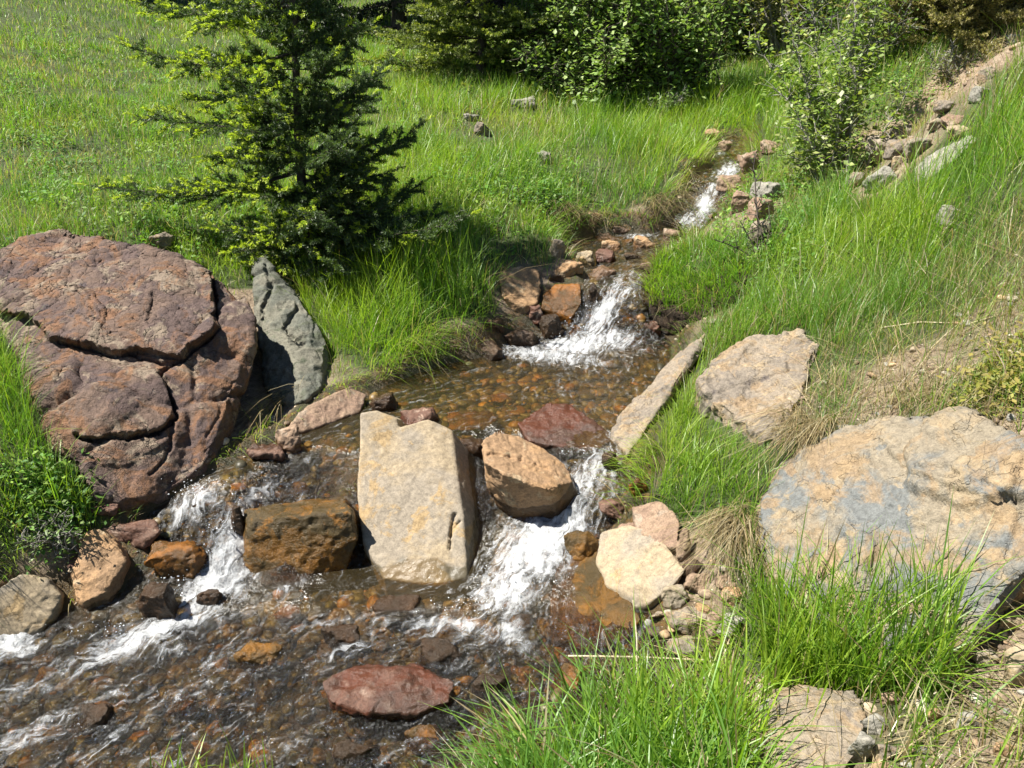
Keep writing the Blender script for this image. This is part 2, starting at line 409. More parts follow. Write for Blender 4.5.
TCV = cover(TQ)
n_ = len(GX); m_ = len(GY)
idx = np.arange(n_ * m_).reshape(m_, n_)
F = np.stack([idx[:-1, :-1], idx[:-1, 1:], idx[1:, 1:], idx[1:, :-1]], -1).reshape(-1, 4)
wetg = sstep(0.26, 0.0, TSD + 0.08 * fbm(np.c_[TQ * 4, np.zeros(len(TQ))], 3, 15))
red = sstep(1.2, 2.2, TQ[:, 0] * 0.35 + TQ[:, 1] * 0.12)
def ground_mat():
    m, t, out = new_mat("earth and turf"); k = N(t)
    P = k.n("NewGeometry").outputs["Position"]
    n1 = k.noise(P, 3, 6, 0.6); n2 = k.noise(P, 18, 6, 0.65); n3 = k.noise(P, 90, 5, 0.7)
    g = k.attr("grass").outputs["Fac"]; dry = k.attr("dry").outputs["Fac"]; wet = k.attr("wet").outputs["Fac"]; rd = k.attr("red").outputs["Fac"]
    dirt = k.mix(k.rng(n2, 0.35, 0.65), (0.20, 0.145, 0.095), (0.36, 0.28, 0.20))
    dirt = k.mix(k.math('MULTIPLY', rd, 0.7), dirt, k.mix(k.rng(n2, 0.4, 0.6), (0.33, 0.22, 0.15), (0.42, 0.32, 0.23)))
    soil = k.mix(k.rng(n2, 0.35, 0.65), (0.035, 0.05, 0.014), (0.07, 0.095, 0.025))
    c = k.mix(k.rng(k.math('ADD', g, k.math('MULTIPLY', k.math('SUBTRACT', n2, 0.5), 0.8)), 0.25, 0.65), dirt, soil)
    bed = k.mix(k.rng(n1, 0.42, 0.58), (0.085, 0.055, 0.022), (0.05, 0.048, 0.02))
    bed = k.mix(k.rng(n2, 0.5, 0.62), bed, (0.15, 0.085, 0.028))
    bed = k.mix(k.rng(n3, 0.55, 0.7), bed, (0.02, 0.018, 0.012))
    c = k.mix(k.rng(wet, 0.3, 0.6), c, bed)
    v = k.rng(n3, 0.3, 0.75, 0.65, 1.3)
    c = k.mix(1.0, c, k.n("CombineColor", {0: v, 1: v, 2: v}).outputs[0], 'MULTIPLY')
    h = k.math('ADD', k.math('MULTIPLY', n2, 0.6), k.math('MULTIPLY', n3, 0.6))
    bpn = k.n("Bump", {"Strength": 0.8, "Distance": 0.03, "Height": h})
    b = k.n("BsdfPrincipled", {"Base Color": c, "Roughness": k.rng(wet, 0.3, 0.7, 0.9, 0.35), "Normal": bpn.outputs[0]})
    t.links.new(b.outputs[0], out.inputs[0])
    return m
me = np_mesh("ground", np.c_[TQ, TZ], [F], attrs={"grass": TCV[:, 0], "dry": TCV[:, 2], "wet": wetg, "red": red})
tag(link("ground", me, ground_mat()), kind="structure")

# ------------------------------------------------------------------ stream water
def build_water():
    st = 0.011
    xs = np.arange(OUTW[:, 0].min() + 0.3, OUTW[:, 0].max() + .1, st); ys = np.arange(1.35, OUTW[:, 1].max() + .05, st)
    X, Y = np.meshgrid(xs, ys); Q = np.stack([X.ravel(), Y.ravel()], 1)
    sd = TS(Q); keep = (sd < 0.08) & (Q[:, 0] > -3.2)
    W = np.zeros(len(Q)); W[keep] = WL(Q[keep])
    e = 0.03
    gx = np.zeros(len(Q)); gy = np.zeros(len(Q))
    gx[keep] = (WL(Q[keep] + [e, 0]) - WL(Q[keep] - [e, 0])) / (2 * e); gy[keep] = (WL(Q[keep] + [0, e]) - WL(Q[keep] - [0, e])) / (2 * e)
    slope = np.hypot(gx, gy)
    u, v, _ = project(np.c_[Q, W])
    # white water: (u, v, half length, half width, angle deg in the picture plane, strength)
    blobs = [(602, 315, 42, 11, -58, .92), (630, 288, 16, 12, -60, .6), (575, 347, 40, 9, -5, 1.0), (545, 356, 55, 8, 8, .8), (610, 340, 30, 10, 0, .8), (500, 350, 25, 6, 10, .5),
             (540, 545, 72, 33, -50, 1.05), (580, 490, 34, 18, -60, .75), (510, 590, 40, 26, -35, .9), (600, 465, 20, 16, -50, .7), (460, 630, 55, 9, 5, .75), (515, 640, 22, 12, 40, .7), (385, 625, 14, 8, 0, .3),
             (235, 545, 48, 18, -65, 1.1), (215, 590, 42, 18, -35, 1.1), (150, 635, 72, 12, -22, 1.0), (195, 505, 32, 13, -35, .75), (90, 665, 60, 7, -22, .7), (15, 645, 22, 14, -10, 1.1), (255, 500, 16, 12, -60, .6), (168, 652, 14, 8, -10, .8),
             (30, 735, 70, 9, -28, .65), (110, 745, 60, 7, -30, .5), (95, 705, 50, 6, -30, .55), (285, 590, 20, 4, -20, .5), (350, 650, 30, 10, -20, .45), (20, 690, 40, 7, -20, .5), (230, 650, 50, 6, -25, .4), (170, 700, 60, 5, -30, .35), (270, 755, 50, 7, -30, .35), (330, 625, 40, 6, -10, .35),
             (704, 206, 15, 8, -75, 1.1), (712, 190, 6, 5, -70, .9), (686, 222, 14, 7, -20, .7), (728, 172, 12, 6, -20, 1.0), (640, 237, 20, 4, -5, .5), (720, 150, 10, 8, 0, .3)]
    foam = np.zeros(len(Q))
    for (bu, bv, a, b, ang, s) in blobs:
        c, s_ = math.cos(math.radians(ang)), math.sin(math.radians(ang))
        du, dv = u - bu, v - bv
        r2 = ((du * c + dv * s_) / a) ** 2 + ((-du * s_ + dv * c) / b) ** 2
        foam = np.maximum(foam, s * (.78 if bv > 648 else 1) * np.exp(-r2 * 0.9))
    # turbulence of the surface
    turb = np.clip(slope * 1.3, 0, 1)
    low = sstep(2.62, 2.42, Q[:, 1] + 0.0 * Q[:, 0])
    turb = np.maximum(turb, np.maximum(low * 0.8, foam * 0.8)); turb = np.maximum(turb, .12)
    fl = np.stack([-gx, -gy], 1) / (slope[:, None] + 0.05) + np.array([-0.35, -0.6])
    fl /= np.linalg.norm(fl, axis=1, keepdims=True) + 1e-6
    Q3 = np.c_[Q, np.zeros(len(Q))]
    Qf = np.c_[Q[:, 0] + .3 * Q[:, 1], Q[:, 1] * .8, np.zeros(len(Q))]
    h = 0.008 * fbm(Q3 * 14, 3, 21) * (0.3 + turb) + turb * (0.030 * fbm(Qf * 8, 3, 23) + 0.026 * (.35 - np.abs(fbm(Qf * 19, 3, 25))) + 0.010 * fbm(Qf * 40, 2, 29))
    h += foam * (0.022 * (0.4 + fbm(Q3 * 30, 3, 27)) + 0.028 * (.35 - np.abs(fbm(Qf * 9, 3, 28))))
    Z = W + h + 0.004
    # flow-aligned coordinates from branch centre lines
    lines = [[(725, 140, 1.06), (728, 172, .93), (705, 205, .8), (670, 240, .65), (625, 270, .6), (600, 310, .47), (570, 350, .31), (560, 400, .30), (590, 450, .29), (555, 530, .14), (500, 620, .03), (380, 680, -.02), (200, 780, -.1), (50, 900, -.12)],
             [(480, 400, .3), (330, 445, .29), (250, 490, .27), (215, 580, .05), (120, 645, -.03), (0, 690, -.07), (-150, 750, -.1)]]
    best = np.full(len(Q), 9.0); S = np.zeros(len(Q)); T = np.zeros(len(Q))
    for L in lines:
        C = np.array([at_z(*p) for p in L]); acc = 0
        for i in range(len(C) - 1):
            a, b = C[i, :2], C[i + 1, :2]; ab = b - a; ln = np.linalg.norm(ab)
            tt = np.clip(((Q - a) @ ab) / ln ** 2, 0, 1)
            d = Q - a - tt[:, None] * ab; dd = np.linalg.norm(d, axis=1)
            sg = d @ np.array([-ab[1], ab[0]]) / ln
            nb = dd < best; best = np.minimum(best, dd)
            S = np.where(nb, acc + tt * math.hypot(ln, C[i + 1, 2] - C[i, 2]), S); T = np.where(nb, sg, T); acc += ln
    id_ = -np.ones(len(Q), int); id_[keep] = np.arange(keep.sum())
    I = id_.reshape(X.shape)
    F = np.stack([I[:-1, :-1], I[:-1, 1:], I[1:, 1:], I[1:, :-1]], -1).reshape(-1, 4)
    F = F[(F >= 0).all(1)]
    V = np.c_[Q, Z][keep]
    me = np_mesh("stream_water", V, [F], attrs={"foam": foam[keep], "turb": turb[keep], "flow": np.c_[S, T, np.zeros(len(S))][keep]})
    m, t, out = new_mat("clear brown stream water"); k = N(t)
    P = k.n("NewGeometry").outputs["Position"]
    fl = k.attr("flow").outputs["Vector"]; fo = k.attr("foam").outputs["Fac"]; tb = k.attr("turb").outputs["Fac"]
    fs = k.n("Mapping", {"Vector": fl, "Scale": (9, 42, 1)}).outputs[0]
    wob = k.n("TexNoise", {"Vector": P, "Scale": 9, "Detail": 3}).outputs["Color"]
    fs2 = k.n("VectorMath", {0: fs, 1: k.n("VectorMath", {0: wob, 1: (3.0, 5.0, 0.0)}, operation='MULTIPLY').outputs[0]}, operation='ADD').outputs[0]
    s1 = k.noise(fs2, 1.0, 6, 0.65, 0.4)
    s2 = k.noise(P, 75, 5, 0.7)
    s3 = k.noise(P, 22, 4, 0.6)
    streak = k.math('ADD', k.math('ADD', k.math('MULTIPLY', s1, 0.72), k.math('MULTIPLY', s2, 0.20)), k.math('MULTIPLY', s3, 0.25))
    ff = k.math('ADD', k.math('MULTIPLY', fo, 0.42), k.math('MULTIPLY', k.math('SUBTRACT', streak, 0.575), 1.5))
    foam_glint = k.rng(ff, 0.05, 0.58)
    foam_glint = k.math('MULTIPLY', foam_glint, 0.84)
    glint_specks = k.math('MULTIPLY', k.rng(k.noise(P, 120, 2, 0.5, 1.0), 0.64, 0.72), k.rng(k.math('ADD', k.math('MULTIPLY', tb, 0.5), k.math('MULTIPLY', s1, 0.7)), 0.62, 0.85))  # white specks painted on rough water in place of sun sparkle
    foam_glint = k.math('MAXIMUM', foam_glint, k.math('MULTIPLY', glint_specks, 0.55))
    rip = k.noise(P, 55, 3, 0.6, 0.5); rip2 = k.noise(P, 140, 2, 0.5); rip3 = k.noise(P, 17, 3, 0.55, 0.4)
    hh = k.math('ADD', k.math('ADD', k.math('MULTIPLY', rip, 0.55), k.math('MULTIPLY', rip2, 0.22)), rip3)
    st_ = k.math('ADD', k.math('MULTIPLY', tb, 1.0), 0.2)
    bpn = k.n("Bump", {"Strength": st_, "Distance": 0.06, "Height": hh})
    fr = k.n("Fresnel", {"IOR": 1.33, "Normal": bpn.outputs[0]}).outputs[0]
    trn = k.n("BsdfTransparent", {"Color": (0.80, 0.65, 0.38, 1)})
    gl = k.n("BsdfGlossy", {"Color": (1, 1, 1, 1), "Roughness": 0.2, "Normal": bpn.outputs[0]})
    murk = k.n("BsdfDiffuse", {"Color": (0.15, 0.115, 0.05, 1), "Normal": bpn.outputs[0]})
    body = k.n("MixShader", {0: k.rng(tb, 0.1, 0.8, 0.13, 0.02), 1: trn.outputs[0], 2: murk.outputs[0]})
    wat = k.n("MixShader", {0: k.math('ADD', fr, 0.02), 1: body.outputs[0], 2: gl.outputs[0]})
    bf = k.n("Bump", {"Strength": 0.7, "Distance": 0.02, "Height": k.math('ADD', s2, s1)})
    fd = k.n("BsdfPrincipled", {"Base Color": (0.74, 0.76, 0.78, 1), "Roughness": 0.35, "Normal": bf.outputs[0]})
    mx = k.n("MixShader", {0: foam_glint, 1: wat.outputs[0], 2: fd.outputs[0]})
    t.links.new(mx.outputs[0], out.inputs[0])
    tag(link("stream_water", me, m), kind="structure")
build_water()

# ------------------------------------------------------------------ rocks
M_PURPLE = rock_mat("purple brown boulder stone", (0.135, 0.093, 0.082), (0.185, 0.125, 0.095), (0.29, 0.225, 0.165), (0.08, 0.04, 0.02), 1.3, 0.5, 0.9, 0.8, lichen=(0.10, 0.08, 0.085), strata=.1, rust=(0.27, 0.135, 0.065))
M_CREAM = rock_mat("cream sandstone", (0.385, 0.305, 0.20), (0.32, 0.27, 0.205), (0.40, 0.285, 0.15), (0.17, 0.10, 0.025), 1.2, 0.35, 0.25, 0.3, strata=.05)
M_TAN = rock_mat("tan orange rock", (0.44, 0.27, 0.14), (0.36, 0.23, 0.13), (0.46, 0.34, 0.21), (0.13, 0.055, 0.018), 1.6, 0.3, 0.5, 0.4)
M_PALE = rock_mat("pale buff slab stone", (0.34, 0.28, 0.21), (0.26, 0.22, 0.175), (0.40, 0.31, 0.20), (0.13, 0.075, 0.03), 1.6, 0.4, 0.75, 0.5, lichen=(0.20, 0.17, 0.155), rust=(0.36, 0.25, 0.14))
M_BIG = rock_mat("blue grey and ochre boulder stone", (0.31, 0.262, 0.19), (0.20, 0.208, 0.20), (0.36, 0.285, 0.185), (0.14, 0.08, 0.03), 1.1, 0.45, 0.8, 0.3, lichen=(0.20, 0.21, 0.205), strata=.1, rust=(0.35, 0.24, 0.13))
M_GREY = rock_mat("grey green rock", (0.15, 0.155, 0.125), (0.21, 0.20, 0.155), (0.12, 0.13, 0.09), (0.06, 0.045, 0.02), 2, 0.4, 0.6, 0.5)
M_WETO = rock_mat("wet orange stained rock", (0.28, 0.115, 0.024), (0.13, 0.055, 0.018), (0.09, 0.06, 0.025), (0.26, 0.10, 0.016), 2.4, 0.4, 0.5, 0.4, rough=0.4, wetmul=.8)
M_WETB = rock_mat("wet dark brown rock", (0.075, 0.048, 0.03), (0.12, 0.075, 0.045), (0.10, 0.05, 0.02), (0.07, 0.035, 0.014), 2.4, 0.4, 0.6, 0.4, rough=0.38)
M_RED = rock_mat("rusty red rock", (0.145, 0.072, 0.048), (0.20, 0.115, 0.08), (0.36, 0.255, 0.19), (0.14, 0.04, 0.018), 2.2, 0.3, 0.5, 0.5, rough=.55)
M_PINK = rock_mat("pinkish tan rock", (0.36, 0.25, 0.17), (0.30, 0.20, 0.14), (0.40, 0.31, 0.23), (0.13, 0.06, 0.025), 1.8, 0.35, 0.5, 0.5)
M_OLIVE = rock_mat("olive wet slab stone", (0.12, 0.082, 0.03), (0.09, 0.062, 0.025), (0.30, 0.135, 0.022), (0.19, 0.085, 0.015), 1.6, 0.68, 0.7, 0.4, rough=.4, wetmul=.75)
M_LGREY = rock_mat("light grey stone", (0.33, 0.31, 0.265), (0.26, 0.245, 0.205), (0.40, 0.37, 0.31), (0.1, 0.07, 0.03), 2, 0.35, 0.5, 0.4)

def pip(u, v, poly):
    poly = np.asarray(poly, float)
    return sdist(np.stack([u, v], 1), poly)

def finish_rock(name, hulls, mat, label, cat="rock", voxel=None, disp=1.0, seed=0, group=None, raised=(), cracks=(), wetlift=0.05, smooth=2, blocky=1.0, facet=5.0):
    """hulls: list of (n,3) world point sets; their union becomes one solid rock"""
    allp = np.concatenate(hulls); size = float((allp.max(0) - allp.min(0)).max())
    org = np.array([allp[:, 0].mean(), allp[:, 1].mean(), allp[:, 2].min()])
    bm = bmesh.new()
    for H in hulls:
        b2 = bmesh.new()
        vs = [b2.verts.new(Vector(p - org)) for p in H]
        r = bmesh.ops.convex_hull(b2, input=vs)
        bmesh.ops.delete(b2, geom=[g for g in set(r["geom_interior"] + r["geom_unused"]) if isinstance(g, bmesh.types.BMVert)], context='VERTS')
        tmp = bpy.data.meshes.new("t"); b2.to_mesh(tmp); b2.free()
        bm.from_mesh(tmp); bpy.data.meshes.remove(tmp)
    src = bpy.data.meshes.new("t"); bm.to_mesh(src); bm.free()
    ob = bpy.data.objects.new("t", src); COL.objects.link(ob)
    md = ob.modifiers.new("r", 'REMESH'); md.mode = 'VOXEL'; md.voxel_size = voxel or max(size / 42, 0.004)
    dg = bpy.context.evaluated_depsgraph_get()
    me = bpy.data.meshes.new_from_object(ob.evaluated_get(dg))
    bpy.data.objects.remove(ob); bpy.data.meshes.remove(src)
    n = len(me.vertices)
    V = np.empty(n * 3, np.float32); me.vertices.foreach_get("co", V); V = V.reshape(-1, 3).astype(float)
    E = np.empty(len(me.edges) * 2, np.int32); me.edges.foreach_get("vertices", E); E = E.reshape(-1, 2)
    deg = np.bincount(E.ravel(), minlength=n)[:, None]
    def lap(V, k, lam=0.5):
        for _ in range(k):
            a = np.zeros_like(V)
            for c in range(3):
                a[:, c] = np.bincount(E[:, 0], V[E[:, 1], c], n) + np.bincount(E[:, 1], V[E[:, 0], c], n)
            V = V + lam * (a / np.maximum(deg, 1) - V)
        return V
    V = lap(V, smooth)
    def normals(V):
        me.vertices.foreach_set("co", V.astype(np.float32).ravel()); me.update()
        nn = np.empty(n * 3, np.float32); me.vertices.foreach_get("normal", nn) if hasattr(me.vertices[0], "normal") else None
        return nn.reshape(-1, 3).astype(float)
    NN = normals(V)
    s = 1.0 / size
    f1, fe, hid = worley(V * s * facet + 0.3 * fbm(V * s * 6, 2, seed)[:, None] + seed * 3.7, seed)
    d = blocky * 0.035 * size * (hid - 0.5) * sstep(0.0, 0.18, fe) - blocky * 0.012 * size * sstep(0.10, 0.0, fe)
    f1b, feb, hidb = worley(V * s * facet * 2.9 + 0.25 * fbm(V * s * 12, 2, seed + 1)[:, None] + seed * 1.3, seed + 20)
    d += blocky * 0.013 * size * (hidb - 0.5) * sstep(0.0, 0.12, feb)
    d += 0.040 * size * fbm(V * s * 3.0 + seed * 5.1, 3, seed + 3) + 0.016 * size * fbm(V * s * 13 + seed, 4, seed + 5, 0.6)
    d += 0.008 * fbm(V * 34, 4, seed + 11, .6)
    d -= 0.010 * sstep(.62, .8, .5 + .5 * vnoise(V * 22, seed + 13)) * min(1, size / .6)
    V = V + NN * (d * disp)[:, None]
    if len(raised) or len(cracks):
        V0 = V.copy(); u, v, _ = project(V0 + org); NN = normals(V)
        look = CAM - (V0 + org); look /= np.linalg.norm(look, axis=1, keepdims=True)
        front = sstep(0.0, 0.2, (NN * look).sum(1))
        ju = u + 7.0 * fbm(np.c_[u / 22, v / 22, np.zeros(n)], 5, 77, .62); jv = v + 7.0 * fbm(np.c_[u / 22, v / 22, np.ones(n)], 5, 78, .62)
        for poly, hgt, soft in raised:
            sd = pip(ju, jv, poly)
            V = V + (NN * 0.4 + look * 0.6) * (hgt * front * sstep(soft, -soft, sd))[:, None]
        for line, wd, dep in cracks:
            line = np.asarray(line, float); dm = np.full(n, 1e9); Q = np.stack([ju, jv], 1)
            for i in range(len(line) - 1):
                a, b = line[i], line[i + 1]; ab = b - a; tt = np.clip(((Q - a) @ ab) / (ab @ ab), 0, 1)
                dm = np.minimum(dm, np.linalg.norm(Q - a - tt[:, None] * ab, axis=1))
            V = V - (NN * 0.5 + look * 0.5) * (dep * front * sstep(wd, wd * 0.25, dm))[:, None]
    me.vertices.foreach_set("co", V.astype(np.float32).ravel())
    me.polygons.foreach_set("use_smooth", np.ones(len(me.polygons), bool)); me.update()
    Wd = V + org
    sd = TS(Wd); wl = WL(Wd[:, :2])
    hz = Wd[:, 2] - wl
    wet = np.where(sd < 0.15, sstep(wetlift + 0.035, wetlift - 0.04, hz + 0.03 * fbm(Wd * 9, 3, 4)), 0.0)
    a = me.attributes.new("wet", 'FLOAT', 'POINT'); a.data.foreach_set("value", wet.astype(np.float32))
    me.name = name
    o = link(name, me, mat, loc=tuple(org))
    return tag(o, label, cat, group)

RS = [0]
def rock(label, mat, contact, pts, back=0.3, sink=0.12, name="rock", extra=(), shrink=0.75, proud=0.06, low=0.6, **kw):
    """pts: (u, v, depth offset in m) of the seen corners; hidden back and buried foot are added"""
    d0 = depth_z(*contact); RS[0] += 1
    hulls = []
    for pset in [pts] + list(extra):
        P = np.array([at_depth(u, v, min(d0 + o, (hit(u, v) - CAM) @ FWD - proud)) for u, v, o in pset])
        c = P.mean(0); bdir = np.array([0, 1, -0.5])
        B = c + (P - c) * shrink + bdir * back
        vv = np.array([p[1] for p in pset]); lowm = vv > vv.min() + low * (vv.max() - vv.min())
        L = P[lowm] + np.array([0, 0.02, -sink]); LB = B[lowm] + np.array([0, 0, -sink])
        hulls.append(np.concatenate([P, B, L, LB]))
    return finish_rock(name, hulls, mat, label, seed=kw.pop("seed", RS[0]), **kw)

def stone(label, mat, u0, v0, u1, v1, z=None, flat=None, rot=None, name="rock", lean=0.0, deep=0.85, group=None, sink=0.25, cat="rock", **kw):
    """a smaller rock that fills a box in the picture; it stands where its foot meets the ground (or water bed level z)"""
    RS[0] += 1; rg = np.random.default_rng(RS[0] * 7 + 1)
    uc = (u0 + u1) / 2
    P0 = at_z(uc, v1, z) if z is not None else hit(uc, v1)
    if TH(P0[0], P0[1]) > P0[2] + 0.03 and TS(P0[None])[0] > -0.12: P0 = hit(uc, v1)
    d = (P0 - CAM) @ FWD
    wx = (u1 - u0) / FPX * d; hv = (v1 - v0) / FPX * d
    el = math.atan2(CAMZ - P0[2], P0[1])
    dy = wx * deep
    if flat: hz = flat * hv
    else: hz = max((hv - 0.55 * dy * math.sin(el)) / math.cos(el), 0.4 * hv)
    dy = min(dy, max((hv - hz * math.cos(el) * 0.8) / math.sin(el), 0.3 * wx))
    hb = hz * (1 + sink)
    q = rg.normal(size=(15, 3)); q /= np.linalg.norm(q, axis=1, keepdims=True)
    q = np.sign(q) * np.abs(q) ** 0.62
    q /= np.abs(q).max(0)
    r = math.radians(rot if rot is not None else rg.uniform(-25, 25))
    q[:, 0] += lean * q[:, 2]
    R = np.array([[math.cos(r), -math.sin(r), 0], [math.sin(r), math.cos(r), 0], [0, 0, 1]])
    q = (q @ R.T); q /= np.abs(q).max(0)
    H = q * np.array([wx / 2, dy / 2, hb / 2]) + P0 + np.array([0, dy * 0.42, hz - hb / 2])
    kw.setdefault("voxel", max(max(wx, hb) / 32, 0.0045)); kw.setdefault("smooth", 1)
    return finish_rock(name, [H], mat, label, cat, seed=RS[0], group=group, **kw)

# ---- the large ones
rock("huge purple brown cracked boulder beside the left grass bank", M_PURPLE, (150, 497, .20),
     [(20, 240, .78), (60, 229, .85), (90, 243, .80), (125, 245, .78), (170, 260, .75), (215, 279, .70), (246, 296, .62), (255, 330, .45), (250, 372, .36), (216, 430, .14), (205, 462, .10), (170, 494, 0), (120, 499, 0),
      (95, 490, .02), (72, 462, .10), (45, 405, .22), (10, 335, .35), (-25, 300, .5), (-15, 255, .68), (110, 345, .30), (200, 345, .28)],
     back=.45, name="boulder", cat="boulder", voxel=.0066, disp=.62, smooth=2, sink=.2, wetlift=.02, facet=3.0, blocky=1.25, seed=12,
     raised=[([(-40, 225), (60, 200), (150, 235), (212, 268), (214, 300), (218, 322), (205, 342), (178, 358), (150, 352), (120, 356), (80, 346), (48, 342), (30, 320), (-40, 300)], .085, 1.2),
             ([(48, 352), (110, 362), (160, 372), (166, 385), (172, 410), (168, 424), (140, 432), (100, 440), (70, 436), (55, 400)], .026, 1.4)],
     cracks=[([(214, 276), (217, 300), (216, 325), (206, 345), (172, 364), (158, 372), (170, 395), (174, 418), (158, 430), (130, 438), (100, 442), (74, 438)], 2.8, .06), ([(60, 344), (100, 352), (140, 358), (172, 364)], 2.6, .035), ([(232, 385), (212, 425), (206, 440)], 2.5, .008), ([(170, 425), (172, 450), (150, 470)], 3, .02), ([(155, 300), (150, 325)], 3, .012)])
rock("grey green pointed rock wedged right of the purple boulder", M_GREY, (295, 402, .33),
     [(254, 264, .62), (262, 258, .62), (268, 284, .5), (295, 290, .5), (306, 306, .4), (328, 340, .3), (330, 364, .22), (320, 388, .12), (306, 400, .02), (270, 402, 0), (258, 372, .16), (252, 320, .40)],
     back=.25, voxel=.008, disp=.6, blocky=1.7, facet=3.5, cracks=[([(265, 264), (268, 290), (263, 318)], 3, .03), ([(298, 306), (285, 330), (300, 345)], 3, .03)])
rock("tall cream slab standing upright in mid stream", M_CREAM, (430, 582, .02),
     [(384, 579, .01), (440, 586, -.02), (467, 577, .0), (361, 440, .30), (403, 434, .35), (412, 424, .37), (428, 418, .37), (452, 430, .37), (357, 480, .22), (362, 540, .1), (463, 515, .14), (484, 470, .58), (487, 520, .46), (480, 562, .28)],
     back=.22, voxel=.0072, disp=.20, name="upright_slab", smooth=1, shrink=.9, wetlift=.045, blocky=.7, extra=[[(360, 413, .34), (376, 411, .36), (397, 419, .36), (399, 434, .33), (398, 480, .22), (360, 480, .22)]], cracks=[([(455, 512), (450, 525), (447, 548)], 3, .02), ([(447, 535), (460, 520)], 3, .012)])
rock("rounded tan orange rock with a dark face splitting the middle cascade", M_TAN, (535, 512, .235),
     [(482, 440, .16), (497, 431, .26), (520, 434, .3), (545, 449, .28), (568, 468, .2), (574, 482, .10), (545, 489, -.04), (505, 475, -.04), (484, 462, .03), (581, 503, .20), (568, 515, .22), (520, 512, .24), (490, 496, .22)],
     low=.88, back=.2, voxel=.007, disp=.6, wetlift=.10, blocky=.9, cracks=[([(490, 455), (520, 462), (550, 470)], 3, .012)])
rock("large blocky wet orange and olive rock under the left falls", M_OLIVE, (300, 585, .03),
     [(244, 510, .08), (300, 500, .16), (345, 500, .14), (250, 522, .02), (292, 516, .02), (352, 512, .04), (358, 540, .07), (346, 572, .10), (300, 582, .08), (250, 585, .08), (243, 572, .08)],
     low=.85, back=.18, voxel=.008, disp=.5, wetlift=.16, blocky=.9, shrink=.9)
rock("cream block with flat top at the foot of the right bank", M_CREAM, (645, 607, .03),
     [(600, 532, .26), (622, 524, .32), (642, 528, .32), (668, 545, .26), (686, 570, .16), (672, 587, .1), (650, 604, .0), (633, 609, -.02), (606, 586, .02), (596, 560, .12), (640, 560, .14)],
     back=.16, voxel=.008, disp=.4, wetlift=.035)
rock("flat olive brown slab under shallow water beside the cream block", M_OLIVE, (590, 650, -.045),
     [(556, 562, .28), (598, 548, .34), (618, 590, .2), (642, 618, .08), (628, 640, .02), (595, 652, 0), (552, 640, .02), (548, 600, .14)], back=.06, sink=.06, voxel=.008, disp=.4, wetlift=.2)
rock("pinkish tan rock touching the back of the cream block", M_PINK, (655, 545, .12),
     [(632, 508, .14), (660, 500, .2), (681, 520, .14), (678, 546, .02), (655, 548, 0), (640, 532, .04)], back=.12, voxel=.007, disp=.7)
rock("flat rusty red rock low in the near riffle", M_RED, (390, 716, -.005),
     [(320, 682, .1), (346, 668, .16), (420, 668, .16), (456, 681, .1), (450, 701, .03), (415, 715, 0), (370, 713, 0), (330, 701, .03)], back=.08, sink=.06, voxel=.007, disp=.7, wetlift=.062)
rock("long pale slab leaning up the right bank by the pool", M_PALE, (628, 452, .27),
     [(612, 440, .04), (617, 420, .14), (650, 385, .40), (690, 345, .78), (707, 331, .92), (703, 350, .78), (664, 404, .28), (642, 434, .06), (628, 454, -.02)], back=.10, sink=.12, voxel=.008, disp=.6, blocky=1.1, name="leaning_slab", wetlift=.0)
rock("pale grey pink boulder with pointed top in the right grass bank", M_PALE, (765, 438, .42),
     [(697, 380, .2), (714, 361, .34), (755, 334, .52), (800, 329, .62), (822, 345, .62), (800, 395, .22), (785, 432, .02), (765, 439, 0), (740, 424, .02), (705, 396, .12), (760, 380, .14)],
     back=.3, voxel=.0085, disp=.9, name="boulder", cat="boulder", blocky=1.1)
rock("huge ochre and blue grey boulder behind the tall right grass", M_BIG, (820, 610, .30),
     [(751, 546, .16), (757, 500, .28), (790, 459, .46), (830, 446, .56), (880, 421, .68), (920, 411, .72), (962, 414, .68), (1045, 452, .58), (1075, 520, .42), (1040, 560, .22), (990, 590, .06), (968, 640, -.1), (900, 650, -.14), (790, 606, .02), (850, 520, .16), (960, 500, .24)],
     back=.4, sink=.25, proud=.14, voxel=.010, disp=.85, blocky=1.3, name="boulder", cat="boulder", facet=3.6,
     cracks=[([(915, 467), (945, 470), (960, 475)], 3, .02), ([(830, 480), (800, 520), (790, 560)], 3, .008), ([(985, 480), (1010, 500), (1024, 520)], 3, .02)],
     raised=[([(860, 420), (990, 410), (1030, 450), (1000, 500), (930, 480), (905, 468)], .02, 3)])
rock("pale buff flat slab half in the water at the left edge", M_CREAM, (30, 634, -.02),
     [(-15, 596, .16), (20, 573, .24), (46, 578, .2), (63, 596, .12), (42, 628, .0), (26, 636, -.02), (-15, 634, 0)], back=.08, voxel=.007, disp=.4, wetlift=.01)
rock("tan wedge shaped rock leaning beside the buff slab", M_TAN, (92, 602, .02),
     [(70, 575, .06), (84, 531, .1), (100, 526, .12), (122, 547, .12), (126, 562, .1), (106, 591, .0), (82, 603, 0), (74, 596, .02)], back=.14, voxel=.007, disp=.7, wetlift=.02)
rock("long tan rock at the left edge of the pool", M_PINK, (300, 434, .29),
     [(288, 426, .0), (299, 410, .12), (350, 385, .3), (368, 395, .28), (361, 412, .18), (322, 426, .04), (292, 434, 0)], back=.1, voxel=.008, disp=.6, wetlift=.02)
rock("purple red wet rock with a tan patch poking from the pool", M_RED, (565, 448, .275),
     [(517, 422, .12), (545, 402, .24), (572, 404, .26), (600, 425, .16), (617, 437, .06), (600, 448, .0), (560, 447, 0), (528, 440, .02)], back=.1, voxel=.008, disp=.6, wetlift=.10)
